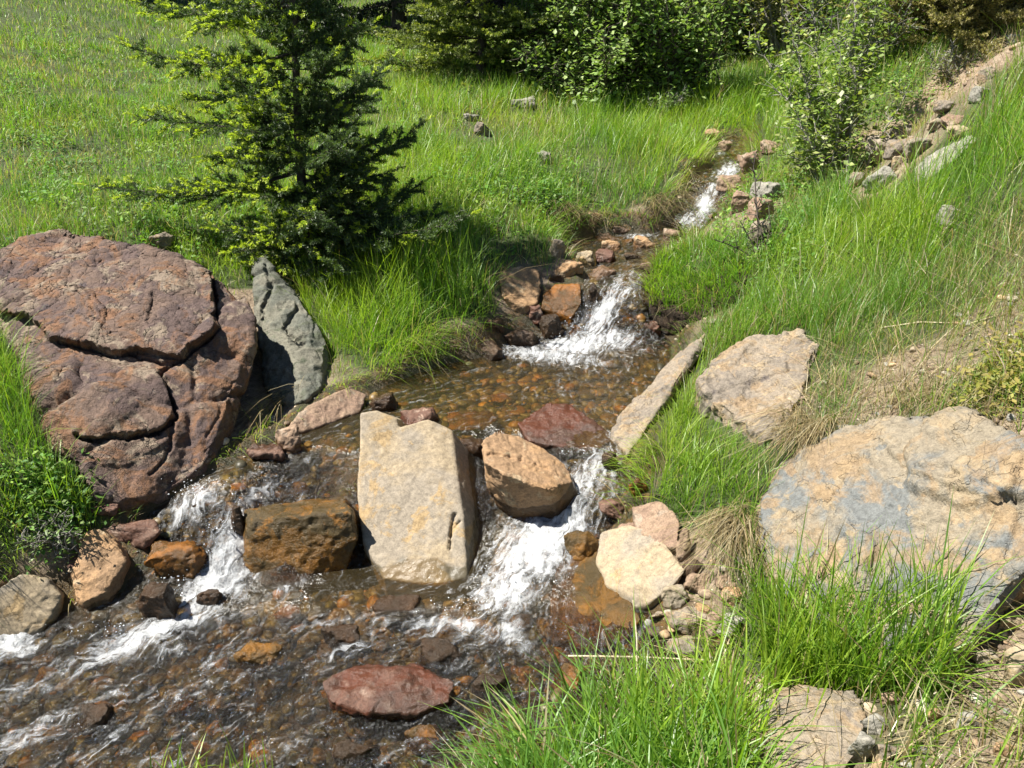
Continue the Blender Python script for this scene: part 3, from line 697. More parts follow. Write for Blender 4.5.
# ---- stones around the left falls
stone("dark red rounded rock on the left shore by the wedge rock", M_RED, 84, 511, 160, 548, .10)
stone("glowing orange wet rock in the white water of the left falls", M_WETO, 140, 537, 205, 582, .05, wetlift=.2)
stone("small black wet stone in the left falls", M_WETB, 231, 502, 247, 532, .18, wetlift=.2)
stone("dark brown wet block at the foot of the left falls", M_WETB, 136, 580, 182, 622, .0, wetlift=.2)
stone("brown wet lump parting the foam of the left falls", M_WETB, 196, 588, 222, 610, .0, wetlift=.2)
stone("small dark stone above the left falls", M_WETB, 192, 498, 206, 513, .22, wetlift=.2)
stone("flat dark rock below the huge purple boulder", M_RED, 85, 498, 120, 517, .2)
stone("orange rock beside the buff slab at the left edge", M_TAN, -18, 580, 8, 612, .0)
stone("reddish brown rock in the shade under the purple boulder", M_RED, 50, 552, 84, 575, .1)
stone("knobbly brown rock right of the purple boulder's shadow", M_PINK, 274, 425, 302, 456, .27)
stone("low reddish rock in the shadow of the purple boulder", M_RED, 240, 441, 284, 464, .27)
stone("dark grey wet rock between long tan rock and cream slab", M_WETB, 368, 391, 400, 414, .29, wetlift=.1)
stone("reddish brown rock behind the top of the cream slab", M_RED, 398, 404, 446, 430, .28, wetlift=.04)
stone("orange brown submerged rock in the middle of the pool", M_WETO, 440, 405, 500, 432, .24, flat=.3, wetlift=.3)
stone("amber submerged stone on the pool bed", M_WETO, 488, 386, 512, 404, .22, flat=.3, wetlift=.3)
stone("wet brown ledge rock behind the tan cascade rock", M_WETB, 456, 432, 500, 462, .22, wetlift=.2)
stone("dark red pointed rock at the right of the middle cascade", M_RED, 596, 496, 632, 526, .16)
stone("thin dark stone standing in the middle cascade", M_WETB, 600, 450, 618, 482, .22, wetlift=.2)
stone("amber wet stone on the right edge of the middle cascade", M_WETO, 628, 474, 650, 496, .24, wetlift=.2)
stone("thin brown slab wedged behind the cream block", M_PINK, 617, 520, 645, 538, .14)
stone("brown rock under the water line at the cream block's left", M_OLIVE, 562, 530, 604, 566, .06, wetlift=.3)
# riffle stones
stone("mossy dark rock breaking the near riffle above the red rock", M_WETB, 410, 634, 470, 668, -.03, wetlift=.2)
stone("orange stone in the near riffle left of centre", M_WETO, 212, 698, 236, 718, -0.095, wetlift=.3)
stone("small orange wet stone under the near riffle", M_WETO, 165, 692, 195, 716, -0.105, wetlift=.3)
stone("brown orange rock just below the flat red rock", M_WETO, 402, 724, 446, 756, -0.095, wetlift=.3)
stone("round brown stone in the near shallows by the grass", M_WETO, 545, 664, 590, 700, -0.065, wetlift=.3)
stone("dark olive rock in the near riffle centre", M_WETB, 316, 622, 360, 650, -.03, wetlift=.3)
stone("wet brown rock in front of the cream slab", M_WETB, 370, 592, 425, 622, -.02, wetlift=.3)
stone("dark wet hump at lower left of the riffle", M_WETB, 60, 700, 110, 735, -.1, wetlift=.3)
stone("small amber stone beside the cream slab's foot", M_WETO, 268, 604, 300, 622, -0.045, wetlift=.3)
stone("olive wet hump in the riffle left of the red rock", M_OLIVE, 232, 640, 282, 672, -.05, wetlift=.3)
stone("dark brown wet stone right of the flat red rock", M_WETB, 470, 672, 512, 700, -.04, wetlift=.3)
stone("brown wet stone at the near edge of the riffle", M_WETB, 330, 735, 380, 768, -.09, wetlift=.3)
# ---- upper cascade
rock("tan topped rock with a shaded dark front left of the upper cascade", M_TAN, (522, 305, .40),
     [(498, 274, .12), (520, 265, .2), (538, 269, .2), (541, 283, .0), (537, 304, .10), (520, 307, .10), (502, 296, .08), (506, 286, -.02), (528, 287, -.04)], low=.85, back=.2, voxel=.008, disp=.5)
rock("bright orange wet rock beside the upper cascade", M_WETO, (562, 318, .38),
     [(543, 296, .08), (556, 283, .18), (580, 284, .18), (582, 302, .06), (572, 318, .0), (552, 316, 0), (541, 308, .02)], back=.16, voxel=.008, disp=.6, wetlift=.3)
stone("dark wet block left of the upper cascade's foam", M_WETB, 501, 325, 541, 350, .29, wetlift=.06)
stone("dark rounded rock under the overhanging shaded grass", M_WETB, 462, 338, 502, 364, .28, wetlift=.04)
stone("wedge of dark rock above the foam", M_WETB, 538, 313, 562, 338, .34, wetlift=.2)
stone("olive brown wet rock at the foot of the upper cascade", M_WETB, 543, 322, 572, 341, .31, wetlift=.1)
stone("small black rock below the orange wet rock", M_WETB, 566, 308, 582, 326, .34, wetlift=.3)
stone("tan slab tilted behind the orange wet rock", M_TAN, 550, 260, 586, 278, .52, lean=.3)
stone("cream rounded stone above the upper cascade", M_CREAM, 575, 250, 596, 268, .60)
stone("red brown rock on the lip of the upper cascade", M_RED, 594, 249, 618, 266, .6)
stone("flat brown rock forming the lip of the upper cascade", M_PINK, 582, 265, 620, 286, .54, wetlift=.08)
stone("pale weathered stone lying on the grass edge of the stream", M_PALE, 546, 238, 566, 258, .62, rot=40)
stone("small dark red stone behind the tilted tan slab", M_WETB, 548, 272, 566, 286, .5)
stone("rusty red wet rock in the foam below the upper cascade", M_WETO, 594, 327, 634, 346, .29, wetlift=.1)
stone("dark brown rock at the right of the upper cascade's foot", M_RED, 632, 320, 662, 346, .29, wetlift=.04)
stone("broad tan flat rock across the upper stream", M_PINK, 576, 226, 640, 244, .60, wetlift=.05, flat=.4)
stone("orange brown rock at the bend of the upper stream", M_TAN, 634, 234, 662, 252, .61, wetlift=.04)
stone("wet brown stone under the upper stream's ripple", M_WETB, 600, 292, 616, 312, .42, wetlift=.3)
stone("narrow brown rock standing inside the upper cascade", M_WETB, 588, 283, 600, 312, .42, wetlift=.3)
UG = "stones stepping across the upper stream"
for lab, m_, bx, z in [("orange brown stone in the upper stream left of centre", M_TAN, (600, 240, 622, 254), .60), ("dark wet stone between the lip stones and the bend", M_WETB, (622, 252, 642, 266), .59), ("rust stone just above the upper cascade's right edge", M_RED, (640, 262, 660, 278), .58), ("small tan stone at the lip's left end", M_TAN, (568, 262, 584, 274), .58),
                       ("brown stone under the turf at the top of the upper stream", M_PINK, (612, 222, 634, 234), .63), ("wet amber stone in the middle of the upper stream", M_WETO, (622, 238, 638, 248), .60), ("round brown stone by the last bend of the upper stream", M_PINK, (662, 228, 682, 240), .65), ("dark stone under the right turf by the upper cascade", M_WETB, (646, 296, 666, 318), .42),
                       ("brown wedge below the tan topped rock", M_RED, (520, 304, 544, 324), .36), ("dark brown stone under the shaded grass above the foam", M_WETB, (482, 318, 506, 338), .36), ("orange wet stone at the right foot of the upper cascade", M_WETO, (628, 334, 648, 350), .29)]:
    stone(lab, m_, *bx, z, group=UG, wetlift=.05)
# ---- far cascades
stone("orange rock at the head of the stream by the far pool", M_TAN, 704, 129, 722, 143, 1.06)
stone("dark rounded rock behind the far pool", M_PINK, 719, 140, 734, 150, 1.06)
stone("brown ledge rock over the far waterfall", M_PINK, 716, 174, 746, 194, .86, wetlift=.0)
stone("pinkish rock with a dark face right of the far pool", M_PINK, 738, 150, 762, 172, .96)
stone("rough pink rock on the right bank below the far pool", M_PINK, 730, 190, 752, 214, .86)
stone("larger pink rock behind the thin bare twigs", M_PINK, 750, 198, 780, 222, .88)
stone("mottled grey rock above the two pink rocks", M_LGREY, 752, 180, 784, 204, .93)
stone("buff stone below the two pink rocks", M_PALE, 750, 220, 776, 244, .84)
stone("small tan stone at the foot of the far waterfall", M_TAN, 708, 212, 718, 220, .74)
stone("dark wet stone left of the far waterfall", M_WETB, 670, 222, 684, 236, .64, wetlift=.2)
stone("small dark stone in the upper stream's ripple", M_WETB, 664, 238, 680, 250, .62, wetlift=.2)
stone("pink stone half hidden above the far pool", M_PINK, 762, 138, 784, 154, 1.06)
# ---- meadow stones
stone("pale grey flat stone at the edge of the dark bush", M_LGREY, 510, 96, 541, 110)
stone("buff round stone in the meadow below the bush", M_PALE, 474, 121, 493, 137)
stone("small white stone in tall grass left of the stream", M_LGREY, 536, 151, 552, 164)
stone("low grey stone in the meadow beside the buff round stone", M_LGREY, 462, 112, 480, 122)
stone("half buried pale stone in grass above the stream's bend", M_LGREY, 456, 146, 468, 153)
stone("small buff stone in grass behind the purple boulder", M_PALE, 146, 231, 170, 249)
stone("small tan stone under the overhanging turf by the stream", M_TAN, 586, 210, 602, 224)
# ---- right hillside
HG = "stones of the outcrop beyond the sapling"
stone("largest cream stone of the outcrop beyond the sapling", M_CREAM, 864, 136, 894, 164, group=HG)
stone("flat pale slab on top of the hillside outcrop", M_PALE, 892, 126, 916, 143, group=HG)
stone("buff block right of the outcrop's cream stone", M_PALE, 888, 138, 914, 160, group=HG)
stone("grey lichen stone at the foot of the outcrop", M_LGREY, 866, 164, 900, 188, group=HG)
stone("tan slab at the right end of the outcrop", M_PALE, 908, 136, 934, 156, group=HG)
stone("small cream stone just below the outcrop's buff block", M_CREAM, 890, 156, 906, 170, group=HG)
stone("low pale stone left of the outcrop under the sapling", M_PALE, 846, 172, 868, 188, group=HG)
stone("cream pebble between the outcrop and the dirt slope", M_CREAM, 930, 118, 948, 130, group=HG)
stone("flat buff stone on the dirt slope above the outcrop's right end", M_PALE, 936, 100, 962, 112, group=HG)
stone("pale stone behind the long blue grey slab", M_CREAM, 948, 124, 972, 138, group=HG)
rock("long pale blue grey slab half hidden by the tall grass", M_LGREY, (930, 176, 1.16),
     [(914, 168, .0), (936, 150, .3), (972, 134, .6), (980, 138, .6), (955, 160, .25), (930, 178, 0), (916, 178, -.02)], back=.1, sink=.05, voxel=.008, disp=.6, proud=.03)
stone("grey block on the dirt slope above the outcrop", M_LGREY, 972, 86, 994, 102)
stone("pale stone below the bare dirt mound", M_PALE, 980, 66, 996, 84)
stone("small white stone on top of the bare dirt mound", M_LGREY, 1006, 34, 1022, 44)
stone("thin tan rock on the dirt slope beneath the juniper", M_PINK, 944, 114, 966, 128)
stone("mottled grey stone in the tall grass of the right bank", M_LGREY, 940, 204, 966, 226)
# ---- rubble at the right water edge
RG = "rubble stones at the foot of the right bank"
stone("angular cream stone below the cream block's corner", M_CREAM, 660, 583, 690, 608, group=RG)
stone("rounded pinkish stone beside the angular cream stone", M_PINK, 684, 572, 716, 596, group=RG)
stone("long brownish stone under the hanging dry roots", M_PINK, 716, 572, 752, 590, group=RG)
stone("flat buff slab at the water's edge of the rubble", M_PALE, 666, 605, 712, 634, group=RG)
stone("pale blue grey flat stone at the end of the rubble", M_LGREY, 718, 612, 750, 640, group=RG)
stone("tan block topmost at the right of the rubble", M_TAN, 720, 585, 748, 608, group=RG)
stone("small ochre stone in the middle of the rubble", M_TAN, 692, 602, 712, 616, group=RG)
stone("low buff slab lowest in the rubble by the near grass", M_PALE, 662, 634, 712, 664, group=RG)
stone("pinkish tilted stone beside the blue grey flat stone", M_PINK, 706, 612, 728, 640, group=RG)
stone("small wet white rimmed stone at the waterline of the rubble", M_PALE, 648, 610, 666, 624, group=RG)
stone("flat wet stone below the white rimmed stone", M_PALE, 643, 624, 672, 640, group=RG)
stone("brown stone under the pale boulder's dry roots", M_PINK, 676, 530, 692, 562, group=RG)
stone("small brown stone in the dark gap behind the cream block", M_WETB, 682, 558, 704, 578, group=RG)
# ---- near right corner
rock("broad dusty tan slab in the near right corner", M_PALE, (820, 775, .29),
     [(772, 690, .22), (800, 684, .26), (856, 690, .26), (868, 712, .16), (858, 752, .03), (840, 775, -.02), (775, 770, 0), (764, 730, .1)], back=.06, sink=.05, voxel=.007, disp=.5)
CG = "stones lying in the near right corner"
stone("blue grey pebble on the dusty tan slab", M_LGREY, 832, 706, 850, 724, group=CG)
stone("grey stone left of the dusty tan slab", M_LGREY, 758, 700, 778, 724, group=CG)
stone("upright grey stone at the bottom of the dusty slab", M_LGREY, 846, 734, 872, 768, group=CG)
for lab, m_, bx in [("flat grey chip on the upper left of the dusty slab", M_LGREY, (784, 694, 806, 706)), ("small cream chip on top of the dusty slab", M_CREAM, (806, 690, 824, 702)), ("angular grey stone at the right edge of the dusty slab", M_LGREY, (858, 712, 886, 736)),
                   ("buff stone right of the dusty slab's foot", M_PALE, (872, 742, 898, 764)), ("brown shard beneath the tall grass above the dusty slab", M_PINK, (876, 690, 902, 708)), ("pale shard left of the dusty slab's foot", M_PALE, (764, 740, 786, 764)), ("small ochre stone in the gravel below the tall grass", M_TAN, (926, 708, 944, 722)), ("pale rounded stone in the near right gravel", M_LGREY, (958, 712, 984, 732))]:
    stone(lab, m_, *bx, group=CG)
stone("white block under the huge ochre boulder's right end", M_CREAM, 1000, 610, 1030, 634, group=CG)
stone("pale bluish stone beside the white block", M_LGREY, 980, 616, 1002, 634, group=CG)
stone("cream stone half buried in the near right gravel", M_CREAM, 1002, 648, 1030, 690, group=CG)
stone("tan rock under the overhang of the huge ochre boulder", M_TAN, 1005, 560, 1050, 600, group=CG)
stone("buff stone in the bottom right gravel", M_PALE, 942, 752, 960, 766, group=CG)
stone("cream stone by the thick dry stalk", M_CREAM, 972, 648, 1000, 668, group=CG)
stone("ochre stone at the bottom right corner", M_TAN, 994, 742, 1018, 760, group=CG)
M_SOIL = rock_mat("dark root bound turf", (0.075, 0.05, 0.03), (0.05, 0.035, 0.022), (0.12, 0.085, 0.05), (0.05, 0.035, 0.02), 3, .4, .9, .2)
tus = empty("turf_tussock", tuple(at_z(690, 320, .45)), "overhanging grass tussock with a dark root hung undercut right of the upper cascade", "tussock")
tb_ = rock(None, M_SOIL, (684, 326, .42), [(644, 290, .10), (656, 262, .32), (690, 242, .5), (735, 246, .5), (750, 275, .3), (730, 302, .1), (700, 318, .06), (668, 322, .06), (650, 308, .04), (690, 285, .02)], back=.2, sink=.1, name="soil", cat=None, proud=.07, voxel=.01, disp=.9, blocky=.5)
tb_.parent = tus; tb_.location = Vector(tb_.location) - Vector(tus.location)
#GRASS_MARK
# ------------------------------------------------------------------ loose stones and gravel too many to count
def ico():
    bm = bmesh.new(); bmesh.ops.create_icosphere(bm, subdivisions=2, radius=1)
    V = np.array([v.co[:] for v in bm.verts]); F = np.array([[v.index for v in f.verts] for f in bm.faces]); bm.free()
    return V, F
ICV, ICF = ico()
def stones_mesh(name, P, size, flat, cols, seed):
    rg = np.random.default_rng(seed); n = len(P); k = len(ICV)
    ax = rg.normal(size=(n, 5, 3)); ax /= np.linalg.norm(ax, axis=2, keepdims=True)
    hgt = rg.uniform(.45, .85, (n, 5))
    V = np.repeat(ICV[None], n, 0)
    for j in range(5):                      # planed-off faces make them angular
        d = (V * ax[:, j][:, None]).sum(-1)
        V = V - ax[:, j][:, None] * np.maximum(d - hgt[:, j][:, None], 0)[..., None]
    th = rg.uniform(0, 6.28, n); sx = size * rg.uniform(.8, 1.3, n); sy = size * rg.uniform(.6, 1.1, n); sz = size * flat * rg.uniform(.7, 1.2, n)
    V = V * np.stack([sx, sy, sz], 1)[:, None]
    c, s = np.cos(th)[:, None], np.sin(th)[:, None]
    V = np.stack([V[..., 0] * c - V[..., 1] * s, V[..., 0] * s + V[..., 1] * c, V[..., 2]], -1) + P[:, None]
    F = (ICF[None] + (np.arange(n) * k)[:, None, None]).reshape(-1, 3)
    return np_mesh(name, V.reshape(-1, 3), [F], col=np.repeat(cols, k, 0), smooth=False)
rg = np.random.default_rng(5)
def scatter_box(n, x0, x1, y0, y1):
    return np.stack([rg.uniform(x0, x1, n), rg.uniform(y0, y1, n)], 1)
Q = np.concatenate([scatter_box(9000, -2.9, 1.3, 1.5, 3.2), scatter_box(5000, -1.6, 1.3, 2.8, 4.8), scatter_box(3500, 0.2, 2.6, 4.6, 8.4)])
sd = TS(Q); Q = Q[(sd < -0.015)]
sz = 0.009 + 0.044 * rg.random(len(Q)) ** 2.6
pal = np.array([(.10, .07, .028), (.12, .075, .025), (.19, .09, .018), (.065, .056, .026), (.045, .040, .024), (.12, .105, .055), (.17, .135, .08), (.085, .078, .028), (.26, .14, .022)])
cl = pal[rg.choice(len(pal), len(Q), p=[.25, .14, .06, .16, .14, .09, .03, .10, .03])] * rg.uniform(.85, 1.6, (len(Q), 1))
me = stones_mesh("bed_gravel", np.c_[Q, TH(Q) + sz * 0.15], sz, .6, cl, 6)
tag(link("bed_gravel", me, vcol_mat("wet bed gravel", .45)), "brown and orange gravel covering the stream bed under the water", kind="stuff")
Q = np.concatenate([scatter_box(9000, .35, 3.2, 1.2, 3.4), scatter_box(5000, .9, 4.5, 3.2, 7.5), scatter_box(1200, -2.2, -.6, 2.2, 3.8)])
cv = cover(Q); sd = TS(Q)
keep = (sd > 0.01) & (rg.random(len(Q)) < np.clip(.75 - cv[:, 0], .0, 1) + (sd < .07) * .3)
Q = Q[keep]
sz = 0.004 + 0.024 * rg.random(len(Q)) ** 4
pal = np.array([(.36, .29, .20), (.30, .22, .15), (.42, .37, .29), (.26, .25, .22), (.20, .145, .10), (.40, .27, .16)])
cl = pal[rg.integers(0, len(pal), len(Q))] * rg.uniform(.75, 1.15, (len(Q), 1))
me = stones_mesh("gravel", np.c_[Q, TH(Q) + sz * .25], sz, .65, cl, 8)
tag(link("gravel", me, vcol_mat("dry gravel", .9)), "small pale gravel strewn over the bare dirt of the banks", kind="stuff")

rg = np.random.default_rng(12)
spots = [((590, 325), 24, 16, 90), ((565, 348), 36, 8, 80), ((520, 600), 34, 22, 120), ((570, 500), 24, 20, 70), ((232, 560), 22, 26, 100), ((190, 610), 36, 16, 100), ((120, 650), 50, 12, 50), ((195, 500), 22, 10, 80), ((703, 208), 8, 8, 60), ((480, 635), 40, 8, 100)]
DP = []
for (cu, cv_), su, sv_, n in spots:
    for _ in range(n):
        q = hit(cu + rg.normal(0, su * .6), cv_ + rg.normal(0, sv_ * .6)); DP.append(q + np.array([rg.normal(0, .01), rg.normal(0, .01), .02 + abs(rg.normal(0, .035))]))
DP = np.array(DP); DP[:, 2] = np.maximum(DP[:, 2], WL(DP[:, :2]) + np.abs(rg.normal(0, .03, len(DP))) + .01)
dsz = .0012 + .0028 * rg.random(len(DP)) ** 3
mm, tt_, oo = new_mat("white spray"); kk = N(tt_)
tt_.links.new(kk.n("BsdfPrincipled", {"Base Color": (.8, .82, .84, 1), "Roughness": .2}).outputs[0], oo.inputs[0])
tag(link("spray", stones_mesh("spray", DP, dsz, 1.0, np.full((len(DP), 3), .8), 13), mm), "drops of white spray over the little falls", kind="stuff")

# ------------------------------------------------------------------ where stones stand, so that no blade grows through them
occ = np.zeros((800, 1000), bool); rdep = np.full((260, 350), 1e9)
for o in list(COL.objects):
    if o.type == 'MESH' and (o.get("category") in ("rock", "boulder") or o.name.startswith("soil")):
        n = len(o.data.vertices); V = np.empty(n * 3, np.float32); o.data.vertices.foreach_get("co", V)
        V = V.reshape(-1, 3) + np.array(o.location) + (np.array(o.parent.location) if o.parent else 0)
        V = V[V[:, 2] > TH(V) + 0.012]
        i = ((V[:, 0] + 5) / .015).astype(int); j = (V[:, 1] / .015).astype(int)
        ok = (i >= 0) & (i < 1000) & (j >= 0) & (j < 800); occ[j[ok], i[ok]] = True
        if o.parent: continue
        if "ochre and blue" in o["label"] or "lichen stone" in o["label"] or "blue grey slab half" in o["label"]: continue
        u, v, d = project(V); a = (u / 4 + 25).astype(int); b = (v / 4 + 25).astype(int)
        ok = (a >= 0) & (a < 350) & (b >= 0) & (b < 260)
        np.minimum.at(rdep, (b[ok], a[ok]), d[ok])
def on_rock(Q):
    i = ((Q[:, 0] + 5) / .015).astype(int); j = (Q[:, 1] / .015).astype(int)
    ok = (i >= 0) & (i < 1000) & (j >= 0) & (j < 800)
    r = np.zeros(len(Q), bool); r[ok] = occ[j[ok], i[ok]]; return r
def hides_rock(P, L):
    r = np.zeros(len(P), bool)
    for f in (.45, .9):
        u, v, d = project(P + np.c_[np.zeros((len(P), 2)), L * f]); a = (u / 4 + 25).astype(int); b = (v / 4 + 25).astype(int)
        ok = (a >= 0) & (a < 350) & (b >= 0) & (b < 260)
        r[ok] |= d[ok] < rdep[b[ok], a[ok]] - 0.01
        r[ok] &= rdep[b[ok], a[ok]] < 1e8
    return r

# ------------------------------------------------------------------ grass
def blades(P, az, L, wd, lean, bend, cols, seg=3, rg=None, side=None):
    n = len(P); d = np.stack([np.cos(az), np.sin(az), np.zeros(n)], 1)
    sa = az + math.pi / 2 + (rg.uniform(-.9, .9, n) if side is None else side)
    sv = np.stack([np.cos(sa), np.sin(sa), np.zeros(n)], 1)
    rows = []
    for k in range(seg + 1):
        t = k / seg
        c = P + d * (L * (lean * t + bend * t * t))[:, None]
        c[:, 2] += L * (t - .55 * bend * np.minimum(bend, 1.6) * t * t - .18 * lean * lean * t)
        if k < seg:
            ww = (wd * .5 * (1 - .25 * t - .45 * t * t))[:, None]
            rows += [c - sv * ww, c + sv * ww]
        else: rows.append(c)
    k = 2 * seg + 1
    V = np.stack(rows, 1).reshape(-1, 3)
    base = (np.arange(n) * k)[:, None]
    F4 = np.concatenate([base + np.array([[2 * i, 2 * i + 1, 2 * i + 3, 2 * i + 2]]) for i in range(seg - 1)])
    F3 = base + np.array([[2 * seg - 2, 2 * seg - 1, 2 * seg]])
    return V, F4, F3, np.repeat(cols, k, 0)
def join(parts):
    V, F4, F3, C = [], [], [], []; o = 0
    for v, a, b, c in parts:
        V.append(v); F4.append(a + o); F3.append(b + o); C.append(c); o += len(v)
    return np.concatenate(V), [np.concatenate(F4), np.concatenate(F3)], np.concatenate(C)
M_GRASS = foliage_mat("grass blades", .5, .035, .45)
GREENS = np.array([(.20, .345, .028), (.28, .40, .035), (.125, .245, .025), (.14, .29, .055), (.35, .43, .06)])
STRAW = np.array([(.42, .34, .18), (.34, .26, .13), (.50, .43, .27), (.24, .18, .10)])
def grass_cols(Q, dry, rg, dark=1.0):
    n = len(Q); q = np.c_[Q[:, :2], np.zeros(n)]
    a = fbm(q * 1.1, 3, 61) + .5 * fbm(q * 6, 2, 62) + rg.normal(0, .28, n)
    b = fbm(q * 1.6 + 9, 3, 63) + rg.normal(0, .35, n)
    c = GREENS[0] + (GREENS[1] - GREENS[0]) * sstep(.0, .5, a)[:, None]
    c = c + (GREENS[2] - c) * sstep(.0, -.5, a)[:, None]
    c = c + (GREENS[3] - c) * (sstep(.25, .7, b) * .8)[:, None]
    c = c + (GREENS[4] - c) * (sstep(.35, .8, -b) * .7)[:, None]
    st = rg.random(n) < dry
    c[st] = STRAW[rg.integers(0, 4, st.sum())]
    return c * rg.uniform(.85, 1.35, (n, 1)) * dark
def grow(r0, r1, dens, seed, seg, th0=-47, th1=47, tuft=.7, wmin=.0032, wpx=.55):
    rg = np.random.default_rng(seed)
    area = math.radians(th1 - th0) / 2 * (r1 ** 2 - r0 ** 2)
    n = int(area * dens); ntuft = max(int(n / 14), 1)
    def pts(m):
        r = np.sqrt(rg.uniform(r0 ** 2, r1 ** 2, m)); th = np.radians(rg.uniform(th0, th1, m))
        return np.stack([r * np.sin(th), r * np.cos(th)], 1)
    tc = pts(ntuft); ti = rg.integers(0, ntuft, n); loose = rg.random(n) > tuft
    off = rg.normal(0, 1, (n, 2)) * (.022 + .004 * r0)
    Q = tc[ti] + off
    lq = pts(n); Q[loose] = lq[loose]
    Z = TH(Q); P = np.c_[Q, Z]
    u, v, d = project(P)
    k = (u > -480) & (u < 1500) & (v > -40) & (v < 1000) & (Q[:, 1] > .9)
    P, Q, ti, off, loose = P[k], Q[k], ti[k], off[k], loose[k]
    cv = cover(Q); sd = TS(Q); q3 = np.c_[Q, np.zeros(len(Q))]
    prob = np.clip(cv[:, 0] * (1.0 + .7 * fbm(q3 * 2.5, 3, 71)), 0, 1)
    k = (rg.random(len(Q)) < prob) & (sd > .035) & ~on_rock(Q)
    P, Q, ti, off, loose, cv, sd, q3 = P[k], Q[k], ti[k], off[k], loose[k], cv[k], sd[k], q3[k]
    n = len(P); hv = rg.uniform(.6, 1.35, ntuft)[ti]; hv[loose] = rg.uniform(.4, 1.1, loose.sum())
    L = cv[:, 1] * hv * rg.uniform(.55, 1.25, n) * (1 + .45 * fbm(q3 * 1.7, 2, 72))
    L = L * np.where(Q[:, 0] < -.9 - .05 * Q[:, 1], sstep(3.5, 6.5, Q[:, 1]) * -.28 + 1, 1)
    L = np.maximum(L, .035)
    hr = hides_rock(P, L); L[hr] *= .3
    u, v, d = project(P)
    wd = np.maximum(wmin * rg.uniform(.6, 1.3, n) * (L / .22) ** .4, wpx * d / FPX * rg.uniform(.6, 1.2, n))
    az = np.arctan2(off[:, 1], off[:, 0]) + rg.normal(0, .7, n); az[loose] = rg.uniform(0, 6.283, loose.sum())
    lean = np.abs(rg.normal(.12, .14, n)); bend = np.clip(np.abs(rg.normal(.35, .3, n)), 0, 1.3)
    e = .03
    g = np.stack([TS(Q + [e, 0]) - TS(Q - [e, 0]), TS(Q + [0, e]) - TS(Q - [0, e])], 1)
    near = sd < .16
    az[near] = np.arctan2(-g[near, 1], -g[near, 0]) + rg.normal(0, .6, near.sum()); bend[near] += .45
    cols = grass_cols(Q, np.clip(cv[:, 2] * .75 + .01 + .22 * sstep(.1, .6, fbm(q3 * 1.1 + 31, 3, 79)) * sstep(3.8, 5.5, Q[:, 1]) + .12 * (sd < .1), 0, .85), rg)
    return blades(P, az, L, wd, lean, bend, cols, seg, rg)
parts_far = [grow(9.5, 13, 1500, 101, 2), grow(13, 20, 520, 102, 2), grow(20, 34, 90, 103, 2, wpx=.9)]
V, F, C = join(parts_far)
tag(link("meadow_grass", np_mesh("meadow_grass", V, F, col=C), M_GRASS), "green meadow grass on the far slope below the trees", kind="stuff")
parts_mid = [grow(3.2, 4.6, 7500, 104, 3), grow(4.6, 6.6, 4800, 105, 3), grow(6.6, 9.5, 2700, 106, 2)]
V, F, C = join(parts_mid)
tag(link("grass", np_mesh("grass", V, F, col=C), M_GRASS), "tall green grass growing on both banks of the stream", kind="stuff")
parts_near = [grow(1.3, 2.3, 5500, 107, 4, wmin=.0062), grow(2.3, 3.2, 7000, 108, 4, wmin=.0046)]
# long lone blades rising from the near bank
rg = np.random.default_rng(55)
lb = [(rg.uniform(560, 780), rg.uniform(690, 800)) for _ in range(70)] + [(rg.uniform(762, 945), rg.uniform(628, 700)) for _ in range(1500)] + [(rg.uniform(150, 290), rg.uniform(772, 812)) for _ in range(70)]
P = np.array([hit(u, v) for u, v in lb]); n = len(P)
P[-70:] = np.array([at_z(u, v, .0) for u, v in lb[-70:]])
L = rg.uniform(.14, .40, n) * np.where(rg.random(n) < .12, 1.35, 1); L[-70:] = rg.uniform(.08, .2, 70)
parts_near.append(blades(P, rg.uniform(0, 6.28, n), L, rg.uniform(.004, .008, n), np.abs(rg.normal(.1, .12, n)), np.abs(rg.normal(.25, .3, n)), grass_cols(P, np.full(n, .05), rg, .9), 5, rg))
V, F, C = join(parts_near)
tag(link("foreground_grass", np_mesh("foreground_grass", V, F, col=C), M_GRASS), "long bright grass blades on the near bank and under the ochre boulder", kind="stuff")

# dry straw lying on the bare earth and old grass hanging from undercut banks
rg = np.random.default_rng(66)
Q = np.concatenate([scatter_box(30000, .5, 3.4, 1.3, 4.2), scatter_box(9000, 1.0, 4.5, 4.0, 7.5)])
cv = cover(Q); q3 = np.c_[Q, np.zeros(len(Q))]
k = (rg.random(len(Q)) < np.clip(cv[:, 2] - .22 + .5 * fbm(q3 * 2.2, 3, 88), 0, .8)) & (TS(Q) > .05) & ~on_rock(Q)
Q = Q[k]; n = len(Q); P = np.c_[Q, TH(Q) + .004]
cols = STRAW[rg.integers(0, 4, n)] * rg.uniform(.6, 1.1, (n, 1))
d1 = blades(P, rg.uniform(0, 6.28, n), rg.uniform(.04, .2, n), rg.uniform(.0015, .0035, n), rg.uniform(.8, 1.6, n), rg.uniform(.2, .7, n), cols, 3, rg)
hang = []
def fringe(line, n, drop, out=(-.3, -.6), spread=.03):
    pts = np.array([hit(u, v) for u, v in line]); t = rg.uniform(0, len(pts) - 1, n); i = t.astype(int).clip(0, len(pts) - 2); f = (t - i)[:, None]
    A = pts[i] * (1 - f) + pts[i + 1] * f + rg.normal(0, spread, (n, 3)) * np.array([1, 1, .4]); A[:, 2] = TH(A) + .015
    az = math.atan2(out[1], out[0]) + rg.normal(0, .5, n)
    L = drop * rg.uniform(.5, 1.2, n)
    hang.append(blades(A, az, L, rg.uniform(.002, .004, n), rg.uniform(.15, .45, n), rg.uniform(1.0, 1.7, n), STRAW[rg.integers(0, 4, n)] * rg.uniform(.45, 1.0, (n, 1)), 4, rg))
